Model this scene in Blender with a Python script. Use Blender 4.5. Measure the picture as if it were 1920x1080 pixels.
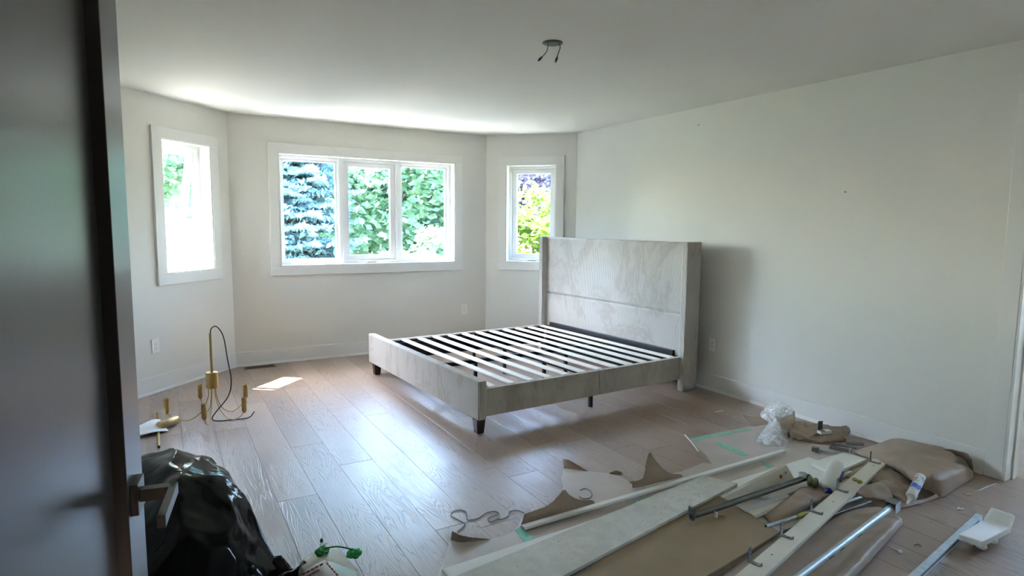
import bpy, bmesh, math, random
import numpy as np
from mathutils import Vector, Matrix
from mathutils import noise as mnoise

for o in list(bpy.data.objects):
    bpy.data.objects.remove(o)
SC = bpy.context.scene
COL = SC.collection
random.seed(7)
RNG = np.random.default_rng(7)

# ------------------------------------------------------------------ camera
CAM_H = 1.43
FPX = 1142.5
YAW, PITCH, ROLL = 0.5211, -0.1049, 0.0093
FW = Vector((math.sin(YAW) * math.cos(PITCH), math.cos(YAW) * math.cos(PITCH), math.sin(PITCH)))
_r = Vector((math.cos(YAW), -math.sin(YAW), 0))
_u = _r.cross(FW)
RT = _r * math.cos(ROLL) + _u * math.sin(ROLL)
UP = _u * math.cos(ROLL) - _r * math.sin(ROLL)
cam = bpy.data.cameras.new('camera')
cam.sensor_width = 36.0
cam.lens = FPX / 1920.0 * 36.0
cam.clip_start = 0.02
cam.clip_end = 400
camo = bpy.data.objects.new('camera', cam)
COL.objects.link(camo)
M3 = Matrix((RT, UP, -FW)).transposed()
camo.matrix_world = Matrix.Translation((0, 0, CAM_H)) @ M3.to_4x4()
SC.camera = camo

# ------------------------------------------------------------------ world, sun, exposure
SUN_H = Vector((0.79, -0.61, 0)).normalized()
SUN_T = 1.44
sun_dir = Vector((SUN_H.x, SUN_H.y, -SUN_T)).normalized()      # the way the light travels
w = bpy.data.worlds.new('sky')
SC.world = w
w.use_nodes = True
wn = w.node_tree
wn.nodes.clear()
sky = wn.nodes.new('ShaderNodeTexSky')
sky.sky_type = 'NISHITA'
sky.sun_disc = False
sky.sun_elevation = math.atan(SUN_T)
sky.sun_rotation = math.atan2(-sun_dir.x, -sun_dir.y)
sky.air_density = 1.0
sky.dust_density = 1.6
sky.ozone_density = 1.0
bg = wn.nodes.new('ShaderNodeBackground')
bg.inputs['Strength'].default_value = 0.66
wo = wn.nodes.new('ShaderNodeOutputWorld')
wn.links.new(sky.outputs[0], bg.inputs['Color'])
wn.links.new(bg.outputs[0], wo.inputs['Surface'])
sl = bpy.data.lights.new('sun', 'SUN')
sl.energy = 9.0
sl.angle = 0.009
sl.color = (1.0, 0.95, 0.88)
slo = bpy.data.objects.new('sun', sl)
COL.objects.link(slo)
slo.rotation_euler = sun_dir.to_track_quat('-Z', 'Y').to_euler()
slo.location = (-8, 12, 14)
SC.view_settings.view_transform = 'Standard'
SC.view_settings.look = 'None'
SC.view_settings.gamma = 1.0
SC.view_settings.use_curve_mapping = False
SC.view_settings.exposure = 4.13


# ------------------------------------------------------------------ helpers
def fl(px, py, z=0.0):
    """world point at height z seen at a pixel of the 1920x1080 photograph"""
    d = FW * FPX + RT * (px - 960) + UP * (540 - py)
    t = (z - CAM_H) / d.z
    return Vector((d.x * t, d.y * t, z))


class MB:
    """collects geometry for ONE mesh"""
    def __init__(self):
        self.v = []
        self.f = []

    def add(self, verts, faces, M=None):
        b = len(self.v)
        for p in verts:
            p = Vector(p)
            self.v.append(M @ p if M is not None else p)
        for f in faces:
            self.f.append([b + i for i in f])
        return self

    def box(self, x0, x1, y0, y1, z0, z1, M=None):
        vs = [(x, y, z) for z in (z0, z1) for y in (y0, y1) for x in (x0, x1)]
        return self.add(vs, [(0, 2, 3, 1), (4, 5, 7, 6), (0, 1, 5, 4), (1, 3, 7, 5), (3, 2, 6, 7), (2, 0, 4, 6)], M)

    def hexa(self, bottom, top):
        """box from four bottom and four top points, same winding"""
        return self.add(list(bottom) + list(top),
                        [(3, 2, 1, 0), (4, 5, 6, 7), (0, 1, 5, 4), (1, 2, 6, 5), (2, 3, 7, 6), (3, 0, 4, 7)])

    def prism(self, pts, z0, z1, M=None):
        n = len(pts)
        vs = [(p[0], p[1], z0) for p in pts] + [(p[0], p[1], z1) for p in pts]
        fs = [list(range(n))[::-1], list(range(n, 2 * n))]
        fs += [(i, (i + 1) % n, n + (i + 1) % n, n + i) for i in range(n)]
        return self.add(vs, fs, M)

    def lathe(self, prof, seg=24, M=None, cap=True):
        vs, fs = [], []
        for r, z in prof:
            for i in range(seg):
                a = 2 * math.pi * i / seg
                vs.append((r * math.cos(a), r * math.sin(a), z))
        n = len(prof)
        for j in range(n - 1):
            for i in range(seg):
                k = (i + 1) % seg
                fs.append((j * seg + i, j * seg + k, (j + 1) * seg + k, (j + 1) * seg + i))
        if cap:
            fs.append(list(range(seg))[::-1])
            fs.append([(n - 1) * seg + i for i in range(seg)])
        return self.add(vs, fs, M)

    def tube(self, pts, r, seg=8, smooth=0, cap=True):
        pts = [Vector(p) for p in pts]
        if smooth:
            pts = catmull(pts, smooth)
        n = len(pts)
        rr = r if hasattr(r, '__len__') else [r] * n
        if len(rr) != n:
            rr = list(np.interp(np.linspace(0, 1, n), np.linspace(0, 1, len(rr)), rr))
        t0 = (pts[1] - pts[0]).normalized()
        a = Vector((0, 0, 1)) if abs(t0.z) < 0.9 else Vector((1, 0, 0))
        nx = t0.cross(a).normalized()
        vs, fs = [], []
        for i in range(n):
            t = (pts[min(i + 1, n - 1)] - pts[max(i - 1, 0)]).normalized()
            nx = (nx - t * nx.dot(t)).normalized()
            ny = t.cross(nx)
            for k in range(seg):
                q = 2 * math.pi * k / seg
                vs.append(pts[i] + (nx * math.cos(q) + ny * math.sin(q)) * rr[i])
        for i in range(n - 1):
            for k in range(seg):
                m = (k + 1) % seg
                fs.append((i * seg + k, i * seg + m, (i + 1) * seg + m, (i + 1) * seg + k))
        if cap:
            fs.append(list(range(seg))[::-1])
            fs.append([(n - 1) * seg + k for k in range(seg)])
        return self.add(vs, fs)

    def patch(self, grid, res=6, jit=0.0, seed=1, crease=0.0, freq=11.0):
        """smooth sheet through a grid of control points"""
        rows = [catmull([Vector(p) for p in r], res) for r in grid]
        cols = [catmull([rows[j][i] for j in range(len(rows))], res) for i in range(len(rows[0]))]
        nu, nv = len(cols), len(cols[0])
        rg = random.Random(seed)
        vs = []
        for i in range(nu):
            for j in range(nv):
                p = Vector(cols[i][j])
                if jit:
                    p += Vector((rg.uniform(-jit, jit), rg.uniform(-jit, jit), rg.uniform(-jit, jit)))
                if crease and 0 < i < nu - 1 and 0 < j < nv - 1:
                    q = p * freq + Vector((seed * 3.7, seed * 1.9, 0))
                    p.z += crease * (0.32 - abs(mnoise.noise(q))) + 0.4 * crease * (0.32 - abs(mnoise.noise(q * 2.3)))
                if jit or crease:
                    p.z = max(p.z, 0.0015)
                vs.append(p)
        fs = [(i * nv + j, (i + 1) * nv + j, (i + 1) * nv + j + 1, i * nv + j + 1)
              for i in range(nu - 1) for j in range(nv - 1)]
        return self.add(vs, fs)

    def build(self, name, mat, parent=None, origin=(0, 0, 0), smooth=False, bevel=0.0, solid=0.0, sub=0, auto=None):
        o = Vector(origin)
        me = bpy.data.meshes.new(name)
        me.from_pydata([tuple(p - o) for p in self.v], [], self.f)
        me.update()
        bm = bmesh.new()
        bm.from_mesh(me)
        bmesh.ops.recalc_face_normals(bm, faces=bm.faces)
        bm.to_mesh(me)
        bm.free()
        ob = bpy.data.objects.new(name, me)
        COL.objects.link(ob)
        if mat:
            me.materials.append(mat)
        if parent is not None:
            ob.parent = parent
        else:
            ob.location = o
        if smooth:
            me.polygons.foreach_set('use_smooth', [True] * len(me.polygons))
        if auto is not None:
            me.polygons.foreach_set('use_smooth', [True] * len(me.polygons))
            me.set_sharp_from_angle(angle=math.radians(auto))
        if solid:
            m = ob.modifiers.new('thickness', 'SOLIDIFY')
            m.thickness = solid
            m.offset = 0
        if bevel:
            m = ob.modifiers.new('bevel', 'BEVEL')
            m.width = bevel
            m.segments = 2
            m.limit_method = 'ANGLE'
        if sub:
            m = ob.modifiers.new('sub', 'SUBSURF')
            m.levels = sub
            m.render_levels = sub
        return ob


def catmull(P, res):
    n = len(P)
    if n < 3:
        out = []
        for k in range(res + 1):
            out.append(P[0].lerp(P[-1], k / res))
        return out
    out = []
    for i in range(n - 1):
        p0 = P[i - 1] if i > 0 else P[i] * 2 - P[i + 1]
        p1, p2 = P[i], P[i + 1]
        p3 = P[i + 2] if i + 2 < n else P[i + 1] * 2 - P[i]
        for k in range(res):
            t = k / res
            out.append(0.5 * ((2 * p1) + (p2 - p0) * t + (2 * p0 - 5 * p1 + 4 * p2 - p3) * t * t
                              + (3 * p1 - p0 - 3 * p2 + p3) * t ** 3))
    out.append(P[-1])
    return out


def tag(o, label, cat, group=None):
    o['label'] = label
    o['category'] = cat
    if group:
        o['group'] = group
    return o


def thing(name, label, cat, loc=(0, 0, 0), rotz=0.0, group=None):
    o = bpy.data.objects.new(name, None)
    COL.objects.link(o)
    o.empty_display_size = 0.05
    o.location = loc
    o.rotation_euler = (0, 0, rotz)
    return tag(o, label, cat, group)


def struct(o, label=None):
    o['kind'] = 'structure'
    if label:
        o['label'] = label
    return o


def sempty(name, label, loc=(0, 0, 0)):
    o = bpy.data.objects.new(name, None)
    COL.objects.link(o)
    o.location = loc
    return struct(o, label)


def frame(o, ex, ey, ez=(0, 0, 1)):
    """matrix with origin o and axes ex, ey, ez"""
    m = Matrix((Vector(ex), Vector(ey), Vector(ez))).transposed().to_4x4()
    return Matrix.Translation(Vector(o)) @ m


# ------------------------------------------------------------------ materials
class NT:
    def __init__(self, name):
        self.m = bpy.data.materials.new(name)
        self.m.use_nodes = True
        self.t = self.m.node_tree
        self.t.nodes.clear()
        self.out = self.t.nodes.new('ShaderNodeOutputMaterial')
        self.b = self.t.nodes.new('ShaderNodeBsdfPrincipled')
        self.link(self.b.outputs[0], self.out.inputs['Surface'])

    def link(self, a, b):
        self.t.links.new(a, b)

    def n(self, typ, **kw):
        x = self.t.nodes.new('ShaderNode' + typ)
        for k, v in kw.items():
            if k.startswith('i_'):
                x.inputs[k[2:].replace('_', ' ')].default_value = v
            else:
                setattr(x, k, v)
        return x

    def coord(self, kind='Object', scale=(1, 1, 1), rot=(0, 0, 0)):
        c = self.n('TexCoord')
        mp = self.n('Mapping')
        mp.inputs['Scale'].default_value = scale
        mp.inputs['Rotation'].default_value = rot
        self.link(c.outputs[kind], mp.inputs['Vector'])
        return mp.outputs[0]

    def ramp(self, fac, stops):
        r = self.n('ValToRGB')
        e = r.color_ramp.elements
        while len(e) < len(stops):
            e.new(0.5)
        for q, (p, c) in zip(e, stops):
            q.position = p
            q.color = (*c, 1) if len(c) == 3 else c
        self.link(fac, r.inputs['Fac'])
        return r.outputs['Color']

    def bump(self, h, strength=0.3, dist=0.01):
        b = self.n('Bump')
        b.inputs['Strength'].default_value = strength
        b.inputs['Distance'].default_value = dist
        self.link(h, b.inputs['Height'])
        self.link(b.outputs[0], self.b.inputs['Normal'])

    def set(self, **kw):
        for k, v in kw.items():
            i = self.b.inputs[k.replace('_', ' ')]
            i.default_value = (*v, 1) if hasattr(v, '__len__') and len(v) == 3 else v
        return self


def mat_plain(name, col, rough=0.5, metal=0.0, noise=0.06, nscale=8.0, bump=0.0, bscale=60.0, spec=0.5):
    t = NT(name)
    t.set(Roughness=rough, Metallic=metal)
    t.b.inputs['Specular IOR Level'].default_value = spec
    nz = t.n('TexNoise')
    nz.inputs['Scale'].default_value = nscale
    nz.inputs['Detail'].default_value = 5
    t.link(t.coord(), nz.inputs['Vector'])
    lo = tuple(max(0, c * (1 - noise)) for c in col)
    hi = tuple(min(1, c * (1 + noise)) for c in col)
    t.link(t.ramp(nz.outputs['Fac'], [(0.3, lo), (0.7, hi)]), t.b.inputs['Base Color'])
    if bump:
        nb = t.n('TexNoise')
        nb.inputs['Scale'].default_value = bscale
        nb.inputs['Detail'].default_value = 4
        t.link(t.coord(), nb.inputs['Vector'])
        t.bump(nb.outputs['Fac'], bump, 0.004)
    return t.m


def mat_floor():
    t = NT('oak_plank')
    oi = t.n('ObjectInfo')
    cs = t.coord('Object', (1, 1, 1))
    mul = t.n('VectorMath', operation='MULTIPLY')
    mul.inputs[1].default_value = (37.0, 61.0, 13.0)
    cx = t.n('CombineXYZ')
    for i in range(3):
        t.link(oi.outputs['Random'], cx.inputs[i])
    t.link(cx.outputs[0], mul.inputs[0])
    ad = t.n('VectorMath', operation='ADD')
    t.link(cs, ad.inputs[0])
    t.link(mul.outputs[0], ad.inputs[1])
    sc = t.n('VectorMath', operation='MULTIPLY')
    sc.inputs[1].default_value = (9.0, 0.85, 1.0)
    t.link(ad.outputs[0], sc.inputs[0])
    # cathedral grain: contour lines of a stretched noise
    nz = t.n('TexNoise')
    nz.inputs['Scale'].default_value = 1.0
    nz.inputs['Detail'].default_value = 2.5
    nz.inputs['Roughness'].default_value = 0.45
    t.link(sc.outputs[0], nz.inputs['Vector'])
    m1 = t.n('Math', operation='MULTIPLY')
    m1.inputs[1].default_value = 26.0
    t.link(nz.outputs['Fac'], m1.inputs[0])
    fr = t.n('Math', operation='PINGPONG')
    fr.inputs[1].default_value = 0.5
    t.link(m1.outputs[0], fr.inputs[0])
    fine = t.n('TexNoise')
    fine.inputs['Scale'].default_value = 1.0
    fine.inputs['Detail'].default_value = 6
    sc2 = t.n('VectorMath', operation='MULTIPLY')
    sc2.inputs[1].default_value = (160.0, 7.0, 1.0)
    t.link(ad.outputs[0], sc2.inputs[0])
    t.link(sc2.outputs[0], fine.inputs['Vector'])
    mod = t.n('TexNoise')
    mod.inputs['Scale'].default_value = 2.2
    t.link(ad.outputs[0], mod.inputs['Vector'])
    grain = t.ramp(fr.outputs[0], [(0.0, (0, 0, 0)), (0.16, (1, 1, 1))])
    amt = t.ramp(mod.outputs['Fac'], [(0.40, (0.0, 0.0, 0.0)), (0.56, (1, 1, 1))])
    mixg = t.n('Mix', data_type='RGBA')
    t.link(amt, mixg.inputs['Factor'])
    mixg.inputs['A'].default_value = (1, 1, 1, 1)
    t.link(grain, mixg.inputs['B'])
    tone = t.ramp(oi.outputs['Random'], [(0.0, FLOOR_A), (0.5, FLOOR_B), (1.0, FLOOR_C)])
    dk = t.n('Mix', data_type='RGBA', blend_type='MULTIPLY')
    dk.inputs['Factor'].default_value = 0.42
    t.link(tone, dk.inputs['A'])
    t.link(mixg.outputs['Result'], dk.inputs['B'])
    f2 = t.ramp(fine.outputs['Fac'], [(0.3, (0.84, 0.84, 0.84)), (0.7, (1.08, 1.08, 1.08))])
    dk2 = t.n('Mix', data_type='RGBA', blend_type='MULTIPLY')
    dk2.inputs['Factor'].default_value = 0.8
    t.link(dk.outputs['Result'], dk2.inputs['A'])
    t.link(f2, dk2.inputs['B'])
    t.link(dk2.outputs['Result'], t.b.inputs['Base Color'])
    t.set(Roughness=FLOOR_ROUGH)
    t.b.inputs['Specular IOR Level'].default_value = FLOOR_SPEC
    a = t.n('Math', operation='MULTIPLY')
    a.inputs[1].default_value = 0.6
    t.link(mixg.outputs['Result'], a.inputs[0])
    bb = t.n('Math', operation='ADD')
    t.link(a.outputs[0], bb.inputs[0])
    c = t.n('Math', operation='MULTIPLY')
    c.inputs[1].default_value = 0.35
    t.link(fine.outputs['Fac'], c.inputs[0])
    t.link(c.outputs[0], bb.inputs[1])
    t.bump(bb.outputs[0], 0.42, 0.0026)
    return t.m


def mat_corduroy(name, col, nap=True):
    t = NT(name)
    t.set(Roughness=0.85)
    t.b.inputs['Specular IOR Level'].default_value = 0.25
    t.b.inputs['Sheen Weight'].default_value = 0.35
    t.b.inputs['Sheen Roughness'].default_value = 0.5
    c = t.n('TexCoord')
    sp = t.n('SeparateXYZ')
    t.link(c.outputs['Object'], sp.inputs[0])
    ad = t.n('Math', operation='ADD')
    t.link(sp.outputs['X'], ad.inputs[0])
    t.link(sp.outputs['Y'], ad.inputs[1])
    ml = t.n('Math', operation='MULTIPLY')
    ml.inputs[1].default_value = 2 * math.pi / 0.0105
    t.link(ad.outputs[0], ml.inputs[0])
    sn = t.n('Math', operation='SINE')
    t.link(ml.outputs[0], sn.inputs[0])
    ab = t.n('Math', operation='MULTIPLY_ADD')
    ab.inputs[1].default_value = 0.5
    ab.inputs[2].default_value = 0.5
    t.link(sn.outputs[0], ab.inputs[0])
    nz = t.n('TexNoise')
    nz.inputs['Scale'].default_value = 1.9
    nz.inputs['Detail'].default_value = 10
    nz.inputs['Roughness'].default_value = 0.72
    nz.inputs['Distortion'].default_value = 0.5
    mp = t.n('Mapping')
    mp.inputs['Scale'].default_value = (1, 1, 0.62)
    mp.inputs['Location'].default_value = (3.1, 1.7, 0.4)
    t.link(c.outputs['Object'], mp.inputs['Vector'])
    t.link(mp.outputs[0], nz.inputs['Vector'])
    d = tuple(x * y for x, y in zip(col, (0.84, 0.805, 0.77)))
    hi = tuple(min(1, x * 1.04) for x in col)
    base = t.ramp(nz.outputs['Fac'], [(0.0, hi), (0.49, col), (0.53, d), (0.60, col), (0.66, d), (1.0, d)])
    rib = t.ramp(ab.outputs[0], [(0.0, (0.62, 0.62, 0.62)), (0.45, (1, 1, 1))])
    mx = t.n('Mix', data_type='RGBA', blend_type='MULTIPLY')
    mx.inputs['Factor'].default_value = 0.9
    t.link(base, mx.inputs['A'])
    t.link(rib, mx.inputs['B'])
    t.link(mx.outputs['Result'], t.b.inputs['Base Color'])
    t.bump(ab.outputs[0], 0.8, 0.004)
    return t.m


def mat_glass():
    t = NT('window_glass')
    t.t.nodes.remove(t.b)
    tr = t.n('BsdfTransparent')
    tr.inputs['Color'].default_value = (0.925, 0.95, 0.945, 1)
    gl = t.n('BsdfGlossy')
    gl.inputs['Roughness'].default_value = 0.02
    lw = t.n('LayerWeight')
    pw = t.n('Math', operation='POWER')
    pw.inputs[1].default_value = 5.0
    t.link(lw.outputs['Facing'], pw.inputs[0])
    fr = t.n('Math', operation='MULTIPLY_ADD')
    fr.inputs[1].default_value = 0.90
    fr.inputs[2].default_value = 0.03
    t.link(pw.outputs[0], fr.inputs[0])
    mx = t.n('MixShader')
    t.link(fr.outputs[0], mx.inputs[0])
    t.link(tr.outputs[0], mx.inputs[1])
    t.link(gl.outputs[0], mx.inputs[2])
    t.link(mx.outputs[0], t.out.inputs['Surface'])
    return t.m


def mat_film(name, col=(0.95, 0.97, 1.0), alpha=0.35, rough=0.15, marks=False):
    """clear plastic film: see-through with glossy folds, optional small print"""
    t = NT(name)
    t.set(Base_Color=col, Roughness=rough)
    t.b.inputs['Specular IOR Level'].default_value = 0.9
    tr = t.n('BsdfTransparent')
    mx = t.n('MixShader')
    nz = t.n('TexNoise')
    nz.inputs['Scale'].default_value = 26
    nz.inputs['Detail'].default_value = 4
    t.link(t.coord(), nz.inputs['Vector'])
    r = t.ramp(nz.outputs['Fac'], [(0.35, (alpha * 0.6,) * 3), (0.7, (min(1, alpha * 1.7),) * 3)])
    t.link(r, mx.inputs[0])
    t.link(tr.outputs[0], mx.inputs[1])
    t.link(t.b.outputs[0], mx.inputs[2])
    t.link(mx.outputs[0], t.out.inputs['Surface'])
    t.bump(nz.outputs['Fac'], 0.4, 0.008)
    return t.m


def mat_leaf(name, dark, light, trans=0.35, nscale=1.4):
    t = NT(name)
    t.set(Roughness=0.6)
    nz = t.n('TexNoise')
    nz.inputs['Scale'].default_value = nscale
    nz.inputs['Detail'].default_value = 6
    nz.inputs['Roughness'].default_value = 0.7
    t.link(t.coord(), nz.inputs['Vector'])
    c = t.ramp(nz.outputs['Fac'], [(0.35, dark), (0.65, light)])
    t.link(c, t.b.inputs['Base Color'])
    tl = t.n('BsdfTranslucent')
    t.link(c, tl.inputs['Color'])
    mx = t.n('MixShader')
    mx.inputs[0].default_value = trans
    t.link(t.b.outputs[0], mx.inputs[1])
    t.link(tl.outputs[0], mx.inputs[2])
    t.link(mx.outputs[0], t.out.inputs['Surface'])
    return t.m


FLOOR_A, FLOOR_B, FLOOR_C = (0.305, 0.214, 0.156), (0.352, 0.252, 0.188), (0.395, 0.290, 0.222)
FLOOR_ROUGH, FLOOR_SPEC = 0.33, 1.0
M = {}
M['wall'] = mat_plain('wall_paint', (0.742, 0.722, 0.668), 0.75, noise=0.012, nscale=3, bump=0.05, bscale=220, spec=0.3)
M['ceil'] = mat_plain('ceiling_paint', (0.715, 0.695, 0.64), 0.9, noise=0.012, nscale=2, bump=0.05, bscale=220, spec=0.2)
M['trim'] = mat_plain('trim_paint', (0.76, 0.745, 0.71), 0.45, noise=0.01, nscale=4, spec=0.5)
M['vinyl'] = mat_plain('window_vinyl', (0.84, 0.85, 0.85), 0.38, noise=0.01, nscale=4)
M['floor'] = mat_floor()
M['landing'] = mat_plain('landing_darkened', (0.10, 0.10, 0.10), 0.7)  # unseen landing walls, darkened to keep bounce light off the door and handle
M['sub'] = mat_plain('subfloor', (0.10, 0.075, 0.06), 0.8)
M['glass'] = mat_glass()
M['outlet'] = mat_plain('outlet_plastic', (0.84, 0.83, 0.80), 0.3, noise=0.01)
M['slot'] = mat_plain('outlet_slot', (0.03, 0.03, 0.03), 0.5)
M['door'] = mat_plain('door_paint', (0.020, 0.020, 0.021), 0.28, noise=0.05, nscale=5, bump=0.02, bscale=90, spec=0.7)
M['black_metal'] = mat_plain('black_metal', (0.010, 0.010, 0.011), 0.36, 0.0, noise=0.1, spec=0.6)
M['iron'] = mat_plain('black_steel', (0.014, 0.015, 0.018), 0.4, 0.2, noise=0.1)
M['fabric'] = mat_corduroy('corduroy', (0.66, 0.615, 0.565))
M['slat'] = mat_plain('pale_poplar', (0.80, 0.755, 0.66), 0.55, noise=0.05, nscale=14)
M['leg'] = mat_plain('espresso_wood', (0.030, 0.015, 0.012), 0.3, noise=0.2, nscale=20)
M['blackcloth'] = mat_plain('black_dust_cloth', (0.012, 0.013, 0.016), 0.9, noise=0.1)
M['brass'] = mat_plain('brushed_brass', (0.46, 0.32, 0.125), 0.38, 1.0, noise=0.08, nscale=30)
M['cord'] = mat_plain('dark_cord', (0.035, 0.03, 0.028), 0.5)
M['paper'] = mat_plain('white_paper', (0.80, 0.80, 0.80), 0.7, noise=0.03, bump=0.1, bscale=30)
M['kraft'] = mat_plain('kraft_paper', (0.345, 0.262, 0.195), 0.55, noise=0.10, nscale=5, bump=0.25, bscale=16, spec=0.45)
M['kraftfloor'] = mat_plain('kraft_floor_paper', (0.50, 0.43, 0.375), 0.40, noise=0.07, nscale=6, bump=0.2, bscale=12, spec=0.6)  # paler copy of kraft, with window sheen put into the colour
M['board'] = mat_plain('painted_board', (0.78, 0.775, 0.73), 0.5, noise=0.03, nscale=6)
M['dusty'] = mat_plain('dusty_board', (0.60, 0.585, 0.52), 0.55, noise=0.09, nscale=22, bump=0.15, bscale=80)
M['cream'] = mat_plain('cream_board', (0.66, 0.61, 0.51), 0.5, noise=0.05, nscale=7)
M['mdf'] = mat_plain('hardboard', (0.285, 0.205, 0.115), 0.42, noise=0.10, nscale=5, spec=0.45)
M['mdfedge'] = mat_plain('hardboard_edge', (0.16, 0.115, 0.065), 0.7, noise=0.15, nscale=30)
M['steel'] = mat_plain('galvanised_steel', (0.46, 0.53, 0.56), 0.5, 0.65, noise=0.12, nscale=40)
M['darksteel'] = mat_plain('dark_steel', (0.12, 0.125, 0.115), 0.36, 0.9, noise=0.12, nscale=30)
M['bracket'] = mat_plain('zinc_bracket', (0.24, 0.24, 0.235), 0.42, 0.8, noise=0.15, nscale=60)
M['gloss'] = mat_plain('glossy_melamine', (0.62, 0.61, 0.58), 0.12, noise=0.02)
M['white_plastic'] = mat_plain('white_plastic', (0.76, 0.76, 0.72), 0.32, noise=0.02)
M['blue'] = mat_plain('blue_plastic', (0.012, 0.04, 0.30), 0.35)
M['purple'] = mat_plain('purple_label', (0.06, 0.05, 0.16), 0.4, noise=0.4, nscale=40)
M['foam'] = mat_plain('polystyrene_foam', (0.82, 0.82, 0.81), 0.8, noise=0.03, bump=0.3, bscale=120)
M['olive'] = mat_plain('olive_tape', (0.30, 0.30, 0.035), 0.45, noise=0.2, nscale=40)
M['tape'] = mat_plain('green_painter_tape', (0.22, 0.56, 0.40), 0.5, noise=0.12, nscale=30)
M['green'] = mat_plain('green_plastic', (0.02, 0.30, 0.07), 0.25, noise=0.4, nscale=60)
M['mint'] = mat_plain('pale_mint_wrap', (0.55, 0.70, 0.62), 0.4, noise=0.05)
M['red'] = mat_plain('red_print', (0.42, 0.07, 0.09), 0.5, noise=0.3, nscale=90)
M['wrap'] = mat_plain('white_wrap', (0.72, 0.71, 0.72), 0.35, noise=0.03)
M['string'] = mat_plain('grey_string', (0.20, 0.215, 0.215), 0.8)
M['film'] = mat_film('clear_film', alpha=0.36)
M['film_thin'] = mat_film('thin_clear_film', alpha=0.09)
M['ink'] = mat_plain('grey_ink', (0.06, 0.06, 0.07), 0.6)
M['wood_red'] = mat_plain('red_brown_wood', (0.12, 0.045, 0.028), 0.4, noise=0.2, nscale=9)


def mat_bag():
    t = NT('black_bin_liner')
    t.set(Base_Color=(0.005, 0.005, 0.0055), Roughness=0.10)
    t.b.inputs['Specular IOR Level'].default_value = 0.14
    nz = t.n('TexNoise')
    nz.inputs['Scale'].default_value = 4
    nz.inputs['Detail'].default_value = 3
    nz.inputs['Distortion'].default_value = 0.8
    t.link(t.coord('Object', (1.0, 1.0, 0.6)), nz.inputs['Vector'])
    t.bump(nz.outputs['Fac'], 0.25, 0.05)
    return t.m


M['bag'] = mat_bag()

# ================================================================== THE ROOM
CE = 2.453                      # ceiling height
YB, XR, XL, YF = 6.476, 4.114, -0.45, 0.42
LC, RC = Vector((0.578, YB, 0)), Vector((3.353, YB, 0))
LB, RB = Vector((XL, YB - (0.578 - XL), 0)), Vector((XR, YB - (XR - 3.353), 0))
TH = 0.18
WZ0, WZ1 = 0.98, 2.115          # window openings
Q = math.sqrt(0.5)


class Wall:
    """inside face from a to b, with the room on its right hand"""
    def __init__(self, a, b):
        self.a, self.b = Vector(a), Vector(b)
        self.L = (self.b - self.a).length
        self.s = (self.b - self.a).normalized()
        self.n = Vector((self.s.y, -self.s.x, 0))           # into the room
        self.F = frame(self.a, self.s, self.n)              # local: x along, y into room, z up


def wall(name, wl, opening=None, ext=(0.1, 0.1), th=TH, label=None, z1=CE + 0.06):
    m = MB()
    x0, x1 = -ext[0], wl.L + ext[1]
    if opening:
        s0, s1, z0, zt = opening
        m.box(x0, s0, -th, 0, 0, z1, wl.F)
        m.box(s1, x1, -th, 0, 0, z1, wl.F)
        m.box(s0, s1, -th, 0, zt, z1, wl.F)
        if z0 > 0:
            m.box(s0, s1, -th, 0, 0, z0, wl.F)
    else:
        m.box(x0, x1, -th, 0, 0, z1, wl.F)
    o = m.build(name, M['wall'])
    return struct(o, label)


W_back = Wall(LC, RC)
W_bayl = Wall(LB, LC)
W_bayr = Wall(RC, RB)
W_right = Wall(RB, (XR, YF, 0))
W_left = Wall((XL, YF, 0), LB)
BAYLEN = W_bayl.L

# openings in wall coordinates
OB = (1.028 - LC.x, 2.948 - LC.x, WZ0, WZ1)
OL = (BAYLEN - 0.795, BAYLEN - 0.235, WZ0, WZ1)
OR = (0.245, 0.845, WZ0, WZ1)
wback = wall('wall_back', W_back, OB, label='white back wall of the bay with the wide triple window')
wbl = wall('wall_bay_left', W_bayl, OL, label='white angled bay wall with the narrow window beside the dark door')
wbr = wall('wall_bay_right', W_bayr, OR, label='white angled bay wall with the narrow window behind the headboard')
OD = (RB.y - 1.505, RB.y - 0.70, 0, 2.075)
wright = wall('wall_right', W_right, OD, ext=(0.1, 0.0), th=0.14, label='long white wall behind the headboard')
for ny, nz in ((3.918, 2.306), (2.551, 1.67)):
    MB().tube([(XR - 0.003, ny, nz), (XR + 0.002, ny, nz)], 0.005, 8).build('nail_hole', M['slot'], wright)
wall('wall_left', W_left, None, ext=(0.1, 0.1), label='white wall hidden behind the open dark door')
# front wall with the wide double doorway the picture was taken from, and the landing behind it
m = MB()
m.box(XL - 0.18, -0.19, YF - 0.12, YF, 0, CE + 0.06)
m.box(1.38, XR + 0.14, YF - 0.12, YF, 0, CE + 0.06)
m.box(-0.19, 1.38, YF - 0.12, YF, 2.09, CE + 0.06)
struct(m.build('wall_front', M['wall']), 'white wall with the double doorway behind the camera')
m = MB()
m.box(-1.05, -0.95, -4.2, YF - 0.12, 0, CE + 0.06)
m.box(2.05, 2.15, -4.2, YF - 0.12, 0, CE + 0.06)
m.box(-1.05, 2.15, -4.3, -4.2, 0, CE + 0.06)
struct(m.build('wall_landing', M['landing']), 'unseen landing walls behind the camera, darkened to cut bounce light')

# ceiling and roof edge
def offset_bay(d):
    k = d * math.tan(math.pi / 8)
    return [(min(XL - d, -1.1), -4.4), (XL - d, LB.y + k), (LC.x - k, YB + d), (RC.x + k, YB + d), (XR + d, RB.y + k), (XR + d, -4.4)]


ceil = MB().prism(offset_bay(0.12), CE, CE + 0.10).build('ceiling', M['ceil'])
struct(ceil, 'plain white painted ceiling')
m = MB()
eav = offset_bay(0.885)
m.prism(eav, CE + 0.105, CE + 0.28)
struct(m.build('roof_eave', M['trim']), 'white roof eave over the bay windows')

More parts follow.
